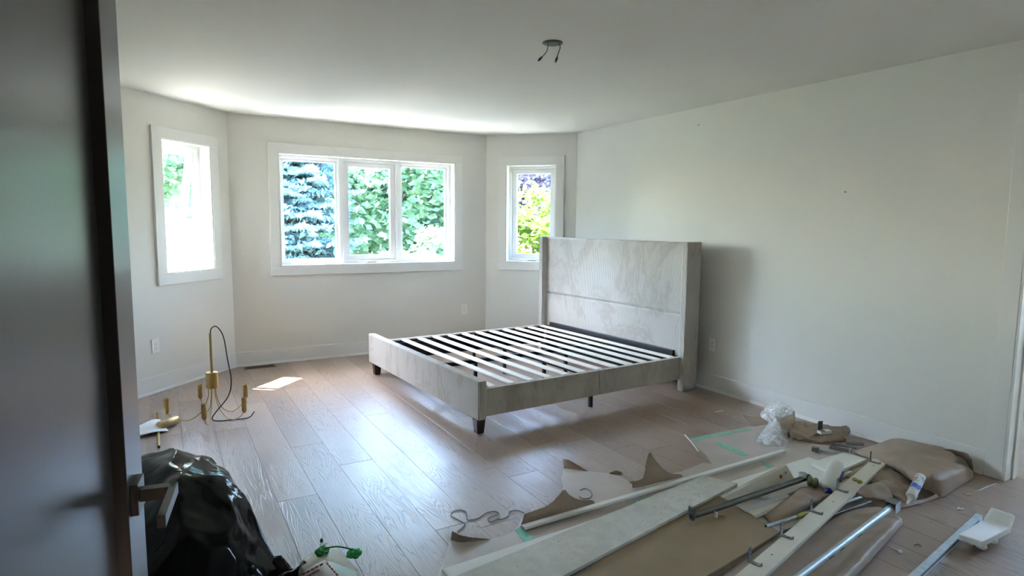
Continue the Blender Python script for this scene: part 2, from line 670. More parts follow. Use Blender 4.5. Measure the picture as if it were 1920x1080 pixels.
# floor: every plank a piece of its own
floor = MB().prism(offset_bay(0.1)[0:6], -0.06, -0.016).build('floor', M['sub'])
struct(floor, 'pale greige oak plank floor running towards the windows')
PW = 0.1985
X0 = 0.4553
BUTT = {0: 3.187, 1: 3.945, 2: 3.515, 3: 2.53, 4: 4.35, 5: 3.05}
_pm = {}


def plank_mesh(L):
    L = round(L, 3)
    if L in _pm:
        return _pm[L]
    hw, c, g = PW / 2 - 0.0005, 0.0013, 0.0008
    hl = L / 2 - 0.0006
    vs = [(-hw, -hl, -0.015), (hw, -hl, -0.015), (hw, hl, -0.015), (-hw, hl, -0.015),
          (-hw, -hl, -g), (hw, -hl, -g), (hw, hl, -g), (-hw, hl, -g),
          (-hw + c, -hl + c, 0), (hw - c, -hl + c, 0), (hw - c, hl - c, 0), (-hw + c, hl - c, 0)]
    fs = [(3, 2, 1, 0)]
    for b in (0, 4):
        fs += [(b + i, b + (i + 1) % 4, b + 4 + (i + 1) % 4, b + 4 + i) for i in range(4)]
    fs.append((8, 9, 10, 11))
    me = bpy.data.meshes.new('plank')
    me.from_pydata(vs, [], fs)
    me.update()
    me.materials.append(M['floor'])
    _pm[L] = me
    return me


rp = random.Random(11)
k0 = int(math.floor((-1.0 - X0) / PW))
k1 = int(math.ceil((XR + 0.12 - X0) / PW))
for k in range(k0, k1):
    xa, xb = X0 + k * PW, X0 + (k + 1) * PW
    xm = (xa + xb) / 2
    ymax = YB + 0.05
    if xa < LC.x:
        ymax = min(ymax, YB - (LC.x - xb) + 0.06)
    if xb > RC.x:
        ymax = min(ymax, YB - (xa - RC.x) + 0.06)
    ymin = -4.25 if -1.0 < xm < 2.1 else 0.30
    if xb < XL - 0.1:
        ymax = 0.35
    b = BUTT.get(k, rp.uniform(2.4, 4.4))
    cuts = [b]
    y = b
    while y - 1.9 > ymin + 0.3:
        y -= rp.choice((1.9, 2.1))
        cuts.append(y)
    y = b
    while y + 1.9 < ymax - 0.3:
        y += rp.choice((1.9, 2.1))
        cuts.append(y)
    cuts = [ymin] + sorted(c for c in cuts if ymin < c < ymax) + [ymax]
    for a, c in zip(cuts[:-1], cuts[1:]):
        me = plank_mesh(c - a)
        o = bpy.data.objects.new('plank', me)
        COL.objects.link(o)
        o.parent = floor
        o.location = (xm, (a + c) / 2, 0)

# baseboards
BH = 0.143


def baseboard(name, wl, spans, label):
    m, s = MB(), MB()
    for a, b in spans:
        m.hexa([wl.F @ Vector(p) for p in ((a, 0, 0), (b, 0, 0), (b, 0.014, 0), (a, 0.014, 0))],
               [wl.F @ Vector(p) for p in ((a, 0, BH), (b, 0, BH), (b, 0.011, BH), (a, 0.011, BH))])
        s.hexa([wl.F @ Vector(p) for p in ((a, 0.012, 0), (b, 0.012, 0), (b, 0.026, 0), (a, 0.026, 0))],
               [wl.F @ Vector(p) for p in ((a, 0.012, 0.024), (b, 0.012, 0.024), (b, 0.017, 0.024), (a, 0.017, 0.024))])
    o = m.build(name, M['trim'], bevel=0.003)
    struct(o, label)
    s.build('shoe_moulding', M['trim'], o, bevel=0.004)
    return o


baseboard('baseboard_back', W_back, [(0, W_back.L)], 'white baseboard under the triple window')
baseboard('baseboard_bay_left', W_bayl, [(0, W_bayl.L)], 'white baseboard of the left angled wall')
baseboard('baseboard_bay_right', W_bayr, [(0, W_bayr.L)], 'white baseboard behind the headboard corner')
baseboard('baseboard_right', W_right, [(0, RB.y - 1.597), (RB.y - 0.61, W_right.L)], 'white baseboard along the long right wall')
baseboard('baseboard_left', W_left, [(0, W_left.L)], 'white baseboard behind the dark door')


# windows ----------------------------------------------------------
def cas(wl, root, s0, s1, z0, z1, wd=0.09):
    for nm, (a, b, c, d) in (('h', (s0 - wd, s1 + wd, z1, z1 + wd)), ('l', (s0 - wd, s0, z0, z1)),
                             ('r', (s1, s1 + wd, z0, z1)), ('b', (s0 - wd, s1 + wd, z0 - wd, z0))):
        mm = MB().box(a, b, 0.0, 0.018, c, d, wl.F)
        mm.build('casing_board', M['trim'], root, root.location, bevel=0.002)


def unit(wl, root, s0, s1, z0, z1, kind, swing=0.0, crank=True, y0=-0.175, y1=-0.105):
    """one window unit: frame, sash, pane; kind 'fixed' or 'awning'"""
    ft = 0.032
    F = wl.F
    f = MB()
    f.box(s0, s1, y0, y1, z0, z0 + ft, F).box(s0, s1, y0, y1, z1 - ft, z1, F)
    f.box(s0, s0 + ft, y0, y1, z0 + ft, z1 - ft, F).box(s1 - ft, s1, y0, y1, z0 + ft, z1 - ft, F)
    f.build('window_frame', M['vinyl'], root, root.location, bevel=0.002)
    a, b, c, d = s0 + ft + 0.002, s1 - ft - 0.002, z0 + ft + 0.002, z1 - ft - 0.002
    st = 0.022 if kind == 'fixed' else 0.052
    g0, g1 = (y0 + 0.015, y0 + 0.045) if kind == 'fixed' else (y0 + 0.005, y0 + 0.05)
    T = F
    if swing:
        piv = Vector(((a + b) / 2, g0, d))
        T = F @ Matrix.Translation(piv) @ Matrix.Rotation(-swing, 4, 'X') @ Matrix.Translation(-piv)
    s = MB()
    s.box(a, b, g0, g1, c, c + st, T).box(a, b, g0, g1, d - st, d, T)
    s.box(a, a + st, g0, g1, c + st, d - st, T).box(b - st, b, g0, g1, c + st, d - st, T)
    so = s.build('sash', M['vinyl'], root, root.location, bevel=0.003)
    gm = (g0 + g1) / 2
    MB().box(a + st - 0.004, b - st + 0.004, gm - 0.003, gm + 0.003, c + st - 0.004, d - st + 0.004, T).build(
        'pane', M['glass'], so, root.location)
    if kind == 'awning' and crank:
        sm = (s0 + s1) / 2
        h = MB().box(sm - 0.055, sm + 0.055, y1, y1 + 0.022, z0 + 0.004, z0 + 0.024, F)
        ho = h.build('crank_housing', M['vinyl'], root, root.location, bevel=0.004)
        MB().box(sm - 0.045, sm + 0.05, y1 + 0.02, y1 + 0.032, z0 + 0.003, z0 + 0.011, F).build(
            'crank_handle', M['bracket'], ho, root.location, bevel=0.002)
        MB().box(s0 + 0.01, s0 + 0.02, y1, y1 + 0.014, z0 + 0.06, z0 + 0.20, F).build(
            'latch_lever', M['vinyl'], root, root.location, bevel=0.002)
    return so


def liner(wl, root, s0, s1, z0, z1, depth=0.105):
    m = MB()
    t = 0.012
    m.box(s0, s1, -depth, 0.012, z0 - 0.001, z0 + t, wl.F).box(s0, s1, -depth, 0.012, z1 - t, z1 + 0.001, wl.F)
    m.box(s0 - 0.001, s0 + t, -depth, 0.012, z0 + t, z1 - t, wl.F).box(s1 - t, s1 + 0.001, -depth, 0.012, z0 + t, z1 - t, wl.F)
    m.build('jamb_liner', M['trim'], root, root.location)


def window(name, wl, op, units, label):
    s0, s1, z0, z1 = op
    loc = wl.F @ Vector(((s0 + s1) / 2, 0, z0))
    root = sempty(name, label, loc)
    cas(wl, root, s0, s1, z0, z1)
    liner(wl, root, s0, s1, z0, z1)
    n = len(units)
    wdt = (s1 - s0 - 0.024) / n
    for i, (kind, sw) in enumerate(units):
        unit(wl, root, s0 + 0.012 + i * wdt, s0 + 0.012 + (i + 1) * wdt, z0 + 0.012, z1 - 0.012, kind, sw)
    for i in range(1, n):
        x = s0 + 0.012 + i * wdt
        MB().box(x - 0.02, x + 0.02, -0.112, -0.095, z0 + 0.012, z1 - 0.012, wl.F).build(
            'mullion', M['vinyl'], root, root.location, bevel=0.002)
    return root


window('window_1', W_back, OB, [('fixed', 0), ('awning', 0), ('fixed', 0)], 'wide white triple window in the back wall')
window('window_2', W_bayl, OL, [('awning', math.radians(11))], 'narrow window tilted open beside the dark door')
window('window_3', W_bayr, OR, [('awning', 0)], 'narrow closed window partly behind the headboard')

# doorway in the right wall ------------------------------------------
d1, d0 = RB.y - 1.505, RB.y - 0.70          # wall coordinate of its edges (d1 < d0)
trim1 = sempty('trim_1', 'white door casing at the right edge of the picture', W_right.F @ Vector((d1, 0, 0)))
for a, b, c, d in ((d1 - 0.09, d1, 0, 2.075 + 0.09), (d0, d0 + 0.09, 0, 2.075 + 0.09), (d1, d0, 2.075, 2.165)):
    MB().box(a, b, 0, 0.018, c, d, W_right.F).build('casing_board', M['trim'], trim1, trim1.location, bevel=0.002)
jm = MB()
jm.box(d1 - 0.001, d1 + 0.014, -0.14, 0.016, 0, 2.075, W_right.F).box(d0 - 0.014, d0 + 0.001, -0.14, 0.016, 0, 2.075, W_right.F)
jm.box(d1, d0, -0.14, 0.016, 2.061, 2.076, W_right.F)
jm.build('door_jamb', M['trim'], trim1, trim1.location)
ds = MB().box(d1 + 0.013, d1 + 0.024, -0.095, -0.055, 0, 2.06, W_right.F)
ds.build('door_stop', M['trim'], trim1, trim1.location)
# the room beyond that doorway
m = MB()
X2 = 6.4
m.box(XR + 0.14, X2, -0.6, -0.5, 0, CE + 0.06).box(XR + 0.14, X2, 2.6, 2.7, 0, CE + 0.06)
m.box(X2, X2 + 0.1, -0.6, 0.5, 0, CE + 0.06).box(X2, X2 + 0.1, 1.7, 2.7, 0, CE + 0.06)
m.box(X2, X2 + 0.1, 0.5, 1.7, 0, 1.0).box(X2, X2 + 0.1, 0.5, 1.7, 2.0, CE + 0.06)  # opening added in the unseen outer wall to let skylight in
struct(m.build('wall_side_room', M['wall']), 'white walls of the room beyond the right doorway')
struct(MB().box(XR + 0.1, X2 + 0.1, -0.6, 2.7, -0.06, -0.002).build('floor_side_room', M['floor']), 'oak floor beyond the right doorway')
struct(MB().box(XR + 0.13, X2 + 0.1, -0.6, 2.7, CE, CE + 0.1).build('ceiling_side_room', M['ceil']), 'ceiling beyond the right doorway')
door2 = sempty('door_2', 'dark door leaf seen through the right doorway', (4.315, 1.47, 0))
MB().box(0.0, 0.76, -0.04, 0.0, 0.012, 2.04, Matrix.Translation((4.315, 1.478, 0)) @ Matrix.Rotation(math.radians(-7), 4, 'Z')).build(
    'door_leaf', M['door'], door2, door2.location, bevel=0.002)


# the open dark door in the foreground ---------------------------------
DE = Vector((-0.05, 1.21, 0))
DA = math.radians(8.6)
DD = Vector((math.sin(DA), math.cos(DA), 0))
DN = Vector((DD.y, -DD.x, 0))
DF = frame(DE, DD, DN)              # x along the door (0 at its free edge, negative to the hinge), y towards the viewer side
DWID, DTH = 0.80, 0.042
door = sempty('door_1', 'open dark grey panelled door in the left foreground', DE - DD * DWID)
m = MB()
ST = 0.102
m.box(-ST, 0.012, -DTH, 0, 0.012, 2.05, DF).build('door_stile', M['door'], door, door.location, bevel=0.0015)
MB().box(-DWID, -DWID + ST, -DTH, 0, 0.012, 2.05, DF).build('door_stile', M['door'], door, door.location, bevel=0.0015)
MB().box(-DWID + ST, -ST, -DTH, 0, 0.012, 0.22, DF).build('door_rail', M['door'], door, door.location, bevel=0.0015)
MB().box(-DWID + ST, -ST, -DTH, 0, 1.94, 2.05, DF).build('door_rail', M['door'], door, door.location, bevel=0.0015)
MB().box(-DWID + ST - 0.01, -ST + 0.01, -DTH + 0.017, -0.019, 0.2, 1.96, DF).build('door_panel', M['door'], door, door.location)
hz = 0.977
hd = MB().box(-0.086, -0.034, 0.0, 0.011, hz - 0.026, hz + 0.026, DF).build('rosette', M['black_metal'], door, door.location, bevel=0.001)
lv = MB()
lv.box(-0.070, -0.050, 0.010, 0.062, hz - 0.010, hz + 0.010, DF)
lv.box(-0.180, -0.050, 0.052, 0.064, hz - 0.010, hz + 0.010, DF)
lv.build('lever', M['black_metal'], hd, door.location, bevel=0.0012)
hl = sempty('trim_2', 'white jamb on the hinge side of the dark door', (-0.19, YF - 0.12, 0))
MB().box(-0.205, -0.185, YF - 0.125, YF + 0.012, 0, 2.09).build('hinge_jamb', M['trim'], hl, hl.location)


# outlets, vent, ceiling box ------------------------------------------------
def outlet(wl, s, z, label, group=None):
    root = thing('wall_outlet', label, 'outlet', wl.F @ Vector((s, 0, z)))
    MB().box(s - 0.037, s + 0.037, 0, 0.006, z - 0.06, z + 0.06, wl.F).build('cover_plate', M['outlet'], root, root.location, bevel=0.0025)
    ins = MB().box(s - 0.017, s + 0.017, 0.004, 0.008, z - 0.034, z + 0.034, wl.F).build('receptacle', M['outlet'], root, root.location, bevel=0.001)
    sl_ = MB()
    for dz in (-0.018, 0.018):
        for dx in (-0.007, 0.007):
            sl_.box(s + dx - 0.0012, s + dx + 0.0012, 0.0075, 0.0084, z + dz - 0.005, z + dz + 0.005, wl.F)
        sl_.box(s - 0.002, s + 0.002, 0.0075, 0.0084, z + dz - 0.012, z + dz - 0.0085, wl.F)
    sl_.build('slots', M['slot'], ins, root.location)
    return root


outlet(W_back, 3.068 - LC.x, 0.42, 'white wall outlet below the right end of the triple window')
outlet(W_bayl, BAYLEN - 0.94, 0.39, 'white wall outlet on the angled wall beside the dark door')
outlet(W_right, RB.y - 3.655, 0.402, 'white wall outlet in the shade beside the headboard')

vent = thing('floor_vent', 'dark bronze floor vent set in the planks below the triple window', 'floor vent', (0.785, 6.355, 0))
fr = MB()
fr.box(-0.145, 0.145, -0.052, -0.034, 0.0002, 0.004).box(-0.145, 0.145, 0.034, 0.052, 0.0002, 0.004)
fr.box(-0.145, -0.125, -0.034, 0.034, 0.0002, 0.004).box(0.125, 0.145, -0.034, 0.034, 0.0002, 0.004)
fr.build('vent_frame', M['leg'], vent, bevel=0.001)
MB().box(-0.125, 0.125, -0.034, 0.034, 0.0002, 0.0008).build('vent_opening', M['slot'], vent)
for i in range(5):
    yy = -0.024 + i * 0.012
    MB().box(-0.124, 0.124, yy - 0.002, yy + 0.002, 0.0008, 0.003).build('louvre', M['wood_red'], vent)

CX, CY = 1.97, 2.996
cb = thing('ceiling_box', 'dark round electrical box in the ceiling with two loose capped wires', 'electrical box', (CX, CY, CE))
MB().lathe([(0.055, -0.006), (0.058, -0.004), (0.058, -0.0005)], 28).build('box_plate', M['black_metal'], cb, auto=40)
MB().lathe([(0.040, -0.0075), (0.042, -0.006)], 24).build('box_recess', M['slot'], cb)
for dx, dy in ((-0.03, 0.012), (0.034, -0.012)):
    MB().lathe([(0.003, -0.014), (0.005, -0.012), (0.005, -0.006)], 10, Matrix.Translation((dx, dy, 0))).build('screw', M['steel'], cb)
rx, ry = RT.x, RT.y
for (a, pts) in ((0, [(-0.026, 0, -0.006), (-0.030, 0, -0.04), (-0.042, 0, -0.062), (-0.062, 0, -0.082)]),
                 (1, [(0.040, 0, -0.006), (0.043, 0, -0.028), (0.034, 0, -0.055), (0.026, 0, -0.082)])):
    wpts = [Vector((p[0] * rx, p[0] * ry, p[2])) for p in pts]
    wo_ = MB().tube(wpts, 0.0024, 7, 5).build('wire', M['cord'], cb, smooth=True)
    dirv = (wpts[-1] - wpts[-2]).normalized()
    MB().tube([wpts[-1] - dirv * 0.004, wpts[-1] + dirv * 0.012, wpts[-1] + dirv * 0.027], [0.005, 0.0075, 0.004], 10).build('wire_cap', M['slot'], wo_, smooth=True)

# ================================================================== THE BED
BTH = math.radians(3.5)
bed = thing('bed_frame', 'cream corduroy upholstered king bed frame with bare slats and no mattress', 'bed frame',
            (3.833, 3.712, 0), math.pi + BTH)
# local: x towards the foot, v (= -y) towards the windows


def bb(u0, u1, v0, v1, z0, z1, m=None):
    return (m or MB()).box(u0, u1, -v1, -v0, z0, z1)


HW = 2.135                    # width over the wings
hb = bb(-0.175, -0.085, 0.055, HW - 0.055, 0.30, 1.285).build('headboard', M['fabric'], bed, bevel=0.012)
bb(-0.115, -0.068, 0.06, HW - 0.06, 0.665, 1.283).build('upper_cushion', M['fabric'], hb, bevel=0.016)
bb(-0.115, -0.068, 0.06, HW - 0.06, 0.28, 0.655).build('lower_cushion', M['fabric'], hb, bevel=0.016)
bb(-0.100, -0.072, 0.066, HW - 0.066, 0.05, 0.279).build('headboard_lining', M['blackcloth'], hb)
for v0 in (0.0, HW - 0.062):
    bb(-0.175, 0.0, v0, v0 + 0.062, 0.004, 1.292).build('headboard_wing', M['fabric'], bed, bevel=0.008)
FV0, FV1 = -0.005, 2.09
bb(1.968, 2.034, FV0, FV1, 0.100, 0.372).build('footboard', M['fabric'], bed, bevel=0.008)
for v0, v1 in ((0.035, 0.075), (2.012, 2.052)):
    for a, b in ((0.0, 0.921), (0.923, 1.967)):
        r = bb(a, b, v0, v1, 0.105, 0.302).build('side_rail', M['fabric'], bed, bevel=0.006)
        vi = v1 if v0 < 1 else v0
        s = 1 if v0 < 1 else -1
        bb(a + 0.01, b - 0.01, min(vi, vi + s * 0.004), max(vi, vi + s * 0.004), 0.108, 0.286).build('rail_lining', M['blackcloth'], r)
        bb(a + 0.02, b - 0.02, min(vi, vi + s * 0.035), max(vi, vi + s * 0.035), 0.262, 0.270).build('slat_ledge', M['iron'], r)
bb(1.935, 1.967, 0.08, 2.01, 0.15, 0.285).build('foot_crossbar', M['blackcloth'], bed)
bb(-0.066, -0.036, 0.16, HW - 0.17, 0.285, 0.335).build('head_crossbar', M['iron'], bed, bevel=0.002)
# wooden slats
for k in range(12):
    u = 0.045 + 0.1655 * k
    bb(u - 0.030, u + 0.030, 0.088, 2.002, 0.286, 0.300).build('slat', M['slat'], bed, bevel=0.004)
# steel supports
bb(0.935, 0.965, 0.079, 2.008, 0.232, 0.262).build('centre_crossbar', M['iron'], bed, bevel=0.002)
bb(0.03, 1.93, 1.03, 1.07, 0.225, 0.258).build('centre_beam', M['iron'], bed, bevel=0.002)
for v in (0.10, 0.72, 1.36, 1.95):
    lg = bb(0.937, 0.963, v - 0.013, v + 0.013, 0.0, 0.232).build('support_leg', M['iron'], bed, bevel=0.001)
for u in (0.45, 1.45):
    bb(u - 0.013, u + 0.013, 1.037, 1.063, 0.0, 0.226).build('support_leg', M['iron'], bed, bevel=0.001)
for v in (0.045, 1.965):
    m = MB()
    a, b = 0.034, 0.026
    uc, vc = 2.0, v
    m.hexa([(uc - b, -vc - b, 0), (uc + b, -vc - b, 0), (uc + b, -vc + b, 0), (uc - b, -vc + b, 0)],
           [(uc - a, -vc - a, 0.101), (uc + a, -vc - a, 0.101), (uc + a, -vc + a, 0.101), (uc - a, -vc + a, 0.101)])
    m.build('foot_leg', M['leg'], bed, bevel=0.003)

# ================================================================== THE CHANDELIER ON THE FLOOR
CHX, CHY = 0.272, 4.85
ch = thing('chandelier', 'dismantled brass chandelier standing on its five curved arms on the floor', 'chandelier', (CHX, CHY, 0))
MB().lathe([(0.038, 0.222), (0.041, 0.225), (0.041, 0.335), (0.038, 0.338)], 32).build('hub', M['brass'], ch, auto=40)
MB().tube([(0, 0, 0.335), (0, 0, 0.622)], 0.009, 14).build('stem', M['brass'], ch, auto=40)
SOCK = [(-0.023, 4.83), (0.204, 5.13), (0.198, 4.56), (0.506, 4.98), (0.456, 4.61)]
for i, (sx, sy) in enumerate(SOCK):
    dx, dy = sx - CHX, sy - CHY
    L = math.hypot(dx, dy)
    ux, uy = dx / L, dy / L
    pts = [(ux * 0.025, uy * 0.025, 0.225), (ux * 0.032, uy * 0.032, 0.15), (ux * (L * 0.26), uy * (L * 0.26), 0.055),
           (ux * (L * 0.55), uy * (L * 0.55), 0.0055), (ux * (L * 0.85), uy * (L * 0.85), 0.035), (dx, dy, 0.088)]
    arm = MB().tube(pts, 0.0034, 8, 7).build('arm', M['brass'], ch, smooth=True)
    MB().lathe([(0.008, 0.074), (0.017, 0.090), (0.017, 0.185), (0.015, 0.186), (0.0135, 0.175)], 18,
               Matrix.Translation((dx, dy, 0))).build('lamp_socket', M['brass'], arm, auto=45)
    MB().lathe([(0.0134, 0.174), (0.0134, 0.1765)], 18, Matrix.Translation((dx, dy, 0))).build('socket_mouth', M['slot'], arm)
rr_ = Vector((RT.x, RT.y, 0)).normalized()
ff_ = Vector((FW.x, FW.y, 0)).normalized()


def cp(r, f, z):
    q = rr_ * r + ff_ * f
    return (q.x, q.y, z)


MB().tube([cp(0, 0, 0.618), cp(0.012, 0, 0.66), cp(0.05, 0, 0.672), cp(0.095, 0.0, 0.60), cp(0.118, 0.0, 0.44),
           cp(0.14, 0, 0.27), cp(0.12, -0.02, 0.16), cp(0.055, -0.05, 0.07), cp(0.03, -0.08, 0.02), cp(0.07, -0.10, 0.006),
           cp(0.17, -0.07, 0.006), cp(0.27, -0.03, 0.010), cp(0.30, 0.0, 0.045)], 0.0042, 8, 7).build('power_cord', M['cord'], ch, smooth=True)
# spare parts lying beside it
pp = [fl(296, 775, 0.009), fl(298, 838, 0.009)]
rod = MB()
rod.tube(pp, 0.009, 14)
o = rod.build('brass_rod', M['brass'], None, pp[1], auto=40)
tag(o, 'loose brass rod on the floor partly under a white paper sheet', 'rod')
dv = (pp[1] - pp[0]).normalized()
MB().tube([pp[1] - dv * 0.001, pp[1] + dv * 0.0008], 0.0075, 12).build('rod_end', M['slot'], o, pp[1])
g = []
for row in (((238, 800, 0.012), (262, 797, 0.02), (285, 787, 0.03), (300, 786, 0.012)),
            ((238, 808, 0.008), (262, 802, 0.022), (288, 796, 0.032), (306, 796, 0.012)),
            ((238, 818, 0.004), (262, 817, 0.016), (290, 810, 0.024), (316, 808, 0.006))):
    g.append([fl(*p) for p in row])
o = MB().patch(g, 6, 0.0008).build('paper_sheet', M['paper'], None, fl(265, 812, 0), smooth=True, solid=0.0008)
tag(o, 'crumpled white paper sheet on the floor by the chandelier', 'paper')
c0, c1 = fl(303, 797, 0.032), fl(327, 788, 0.032)
dv = (c1 - c0).normalized()
can = thing('wrapped_canopy', 'brass cylinder in clear wrap leaning by the chandelier arm', 'lamp part', (c0 + c1) / 2 - Vector((0, 0, 0.03)))
mid = (c0 + c1) / 2
h = 0.075
MB().tube([mid - dv * h, mid - dv * (h - 0.004), mid + dv * (h - 0.004), mid + dv * h], [0.027, 0.03, 0.03, 0.027], 24).build('canopy', M['brass'], can, can.location, auto=40)
MB().tube([mid - dv * (h + 0.035), mid - dv * (h + 0.01), mid - dv * h * 0.4, mid + dv * h * 0.5, mid + dv * (h + 0.012), mid + dv * (h + 0.03)],
          [0.012, 0.03, 0.036, 0.034, 0.033, 0.014], 14, 3).build('wrap', M['film_thin'], can, can.location, smooth=True)

# ================================================================== BLACK BIN BAG
BGX, BGY = 0.0, 2.73
bagroot = thing('garbage_bag', 'big glossy black garbage bag slumped on the floor behind the dark door', 'garbage bag', (BGX, BGY, 0))
bh = bmesh.new()
HP = [fl(262, 850, 0.43), fl(325, 838, 0.45), fl(372, 845, 0.44), fl(410, 872, 0.40), fl(441, 894, 0.365), fl(453, 925, 0.31),
      fl(462, 962, 0.25), fl(480, 995, 0.18), fl(500, 1022, 0.115), fl(520, 1050, 0.06), fl(531, 1078, 0.012),
      fl(395, 890, 0.42), fl(415, 945, 0.34), fl(330, 905, 0.44), fl(270, 930, 0.40), fl(340, 1000, 0.33), fl(440, 1040, 0.21),
      Vector((0.36, 2.62, 0.0)), Vector((0.34, 2.42, 0.0)), Vector((0.22, 2.30, 0.0)), Vector((-0.05, 2.26, 0.0)), Vector((-0.28, 2.36, 0.0)),
      Vector((-0.38, 2.62, 0.0)), Vector((-0.36, 2.90, 0.05)), Vector((-0.20, 3.12, 0.0)), Vector((0.05, 3.16, 0.0)), Vector((0.24, 3.00, 0.0)),
      Vector((-0.30, 2.55, 0.25)), Vector((-0.24, 2.95, 0.34)), Vector((0.02, 3.10, 0.26)), Vector((0.10, 2.32, 0.14)), Vector((-0.14, 2.31, 0.17))]
for p in HP:
    bh.verts.new(p - Vector((BGX, BGY, 0)))
res_ = bmesh.ops.convex_hull(bh, input=bh.verts)
bmesh.ops.delete(bh, geom=[v for v in bh.verts if not v.link_faces], context='VERTS')
bmesh.ops.triangulate(bh, faces=bh.faces)
for it in range(4):
    bmesh.ops.subdivide_edges(bh, edges=bh.edges, cuts=1, use_grid_fill=True)
    bmesh.ops.triangulate(bh, faces=[f for f in bh.faces if len(f.verts) > 4])
    if it == 1:
        bmesh.ops.smooth_vert(bh, verts=bh.verts, factor=0.35, use_axis_x=True, use_axis_y=True, use_axis_z=True)
for it in range(2):
    bmesh.ops.smooth_vert(bh, verts=bh.verts, factor=0.5, use_axis_x=True, use_axis_y=True, use_axis_z=True)
bh.normal_update()
for v in bh.verts:
    q = v.co
    r1_ = 0.5 - abs(mnoise.noise(Vector((q.x * 5.0, q.y * 5.0, q.z * 2.6)) + Vector((3, 1, 5))))
    r2_ = 0.5 - abs(mnoise.noise(Vector((q.x * 12.0, q.y * 12.0, q.z * 6.0)) + Vector((7, 2, 9))))
    v.co = q + v.normal * (0.032 * r1_ + 0.011 * r2_ - 0.012)
    v.co.z = max(v.co.z, 0.001)
mm_ = MB()
bh.verts.index_update()
mm_.add([v.co.copy() for v in bh.verts], [[v.index for v in f.verts] for f in bh.faces])
bh.free()
mm_.build('bag_body', M['bag'], bagroot, smooth=True)
t0 = fl(548, 1078, 0.03) - Vector((BGX, BGY, 0))
tg = []
for r in range(4):
    tg.append([])
    for c in range(4):
        q = t0 + rr_ * (-0.12 + 0.055 * c) + ff_ * (0.05 - 0.05 * r) + Vector((0, 0, 0.035 * math.sin(c * 2.1 + r * 1.3) + (0.025 if r < 3 else -0.02)))
        q.z = max(q.z, 0.002)
        tg[-1].append(q)
MB().patch(tg, 4, 0.004, 3).build('bag_tail', M['bag'], bagroot, smooth=True, solid=0.001)

# ================================================================== OPENED PARCEL BAG WITH GREEN TIES
pc = thing('torn_parcel_bag', 'torn beige and white plastic parcel bag with red print near the black bag', 'plastic bag', fl(620, 1060, 0))
oL = pc.location
g = [[(560, 1056, 0.004), (580, 1040, 0.012), (598, 1026, 0.02), (612, 1019, 0.01), (626, 1020, 0.006)],
     [(566, 1066, 0.02), (588, 1054, 0.05), (606, 1040, 0.06), (624, 1032, 0.04), (642, 1036, 0.01)],
     [(572, 1078, 0.02), (594, 1068, 0.05), (612, 1054, 0.06), (634, 1046, 0.05), (656, 1052, 0.012)],
     [(590, 1092, 0.01), (608, 1084, 0.05), (628, 1074, 0.05), (650, 1066, 0.035), (672, 1070, 0.004)]]
MB().patch([[fl(*p) for p in r] for r in g], 5, 0.002, 5).build('beige_layer', M['cream'], pc, oL, smooth=True, solid=0.001)
g = [[(614, 1052, 0.085), (628, 1056, 0.075), (648, 1063, 0.05), (668, 1071, 0.02)],
     [(616, 1066, 0.09), (632, 1072, 0.085), (652, 1078, 0.06), (672, 1082, 0.02)],
     [(618, 1096, 0.06), (636, 1100, 0.06), (656, 1100, 0.05), (680, 1100, 0.01)]]
MB().patch([[fl(*p) for p in r] for r in g], 5, 0.001, 6).build('mint_layer', M['mint'], pc, oL, smooth=True, solid=0.001)
g = [[(556, 1076, 0.03), (578, 1066, 0.07), (596, 1056, 0.10), (609, 1050, 0.115)],
     [(560, 1086, 0.03), (582, 1078, 0.07), (602, 1068, 0.11), (622, 1062, 0.11)],
     [(566, 1106, 0.02), (590, 1100, 0.06), (612, 1094, 0.09), (636, 1088, 0.085)]]
white = MB().patch([[fl(*p) for p in r] for r in g], 5, 0.001, 7).build('white_layer', M['wrap'], pc, oL, smooth=True, solid=0.001)
for pa, pb in (((566, 1078, 0.062), (607, 1056, 0.122)), ((612, 1055, 0.124), (634, 1080, 0.105)), ((574, 1082, 0.075), (600, 1068, 0.125))):
    a, b = fl(*pa), fl(*pb)
    for i in range(5):
        q0, q1 = a.lerp(b, i / 5 + 0.03), a.lerp(b, i / 5 + 0.15)
        MB().tube([q0, q1], 0.0035, 5).build('red_print_mark', M['red'], white, oL)
a, b = fl(604, 1033, 0.075), fl(664, 1038, 0.055)


def lump(c, s, seed):
    mm = MB()
    vs, fs = [], []
    for j in range(9):
        th = math.pi * j / 8
        for i in range(12):
            ph = 2 * math.pi * i / 12
            p = Vector((math.sin(th) * math.cos(ph), math.sin(th) * math.sin(ph), math.cos(th)))
            k = 1 + 0.35 * mnoise.noise(p * 2.2 + Vector((seed, 0, 0)))
            vs.append(c + Vector((p.x * s[0], p.y * s[1], p.z * s[2])) * k)
    for j in range(8):
        for i in range(12):
            k = (i + 1) % 12
            fs.append((j * 12 + i, j * 12 + k, (j + 1) * 12 + k, (j + 1) * 12 + i))
    return mm.add(vs, fs)


lump(a, (0.030, 0.022, 0.018), 1).build('green_tie_knot', M['green'], pc, oL)
lump(b, (0.034, 0.022, 0.020), 5).build('green_tie_knot', M['green'], pc, oL)
MB().tube([fl(602, 1018, 0.05), a + Vector((0, 0, 0.012)), a.lerp(b, 0.5) + Vector((0, 0, 0.025)), b + Vector((0, 0, 0.016))], 0.0035, 6, 5).build('tie_string', M['green'], pc, oL, smooth=True)
lump(fl(603, 1014, 0.03), (0.007, 0.007, 0.012), 3).build('black_bead', M['slot'], pc, oL)

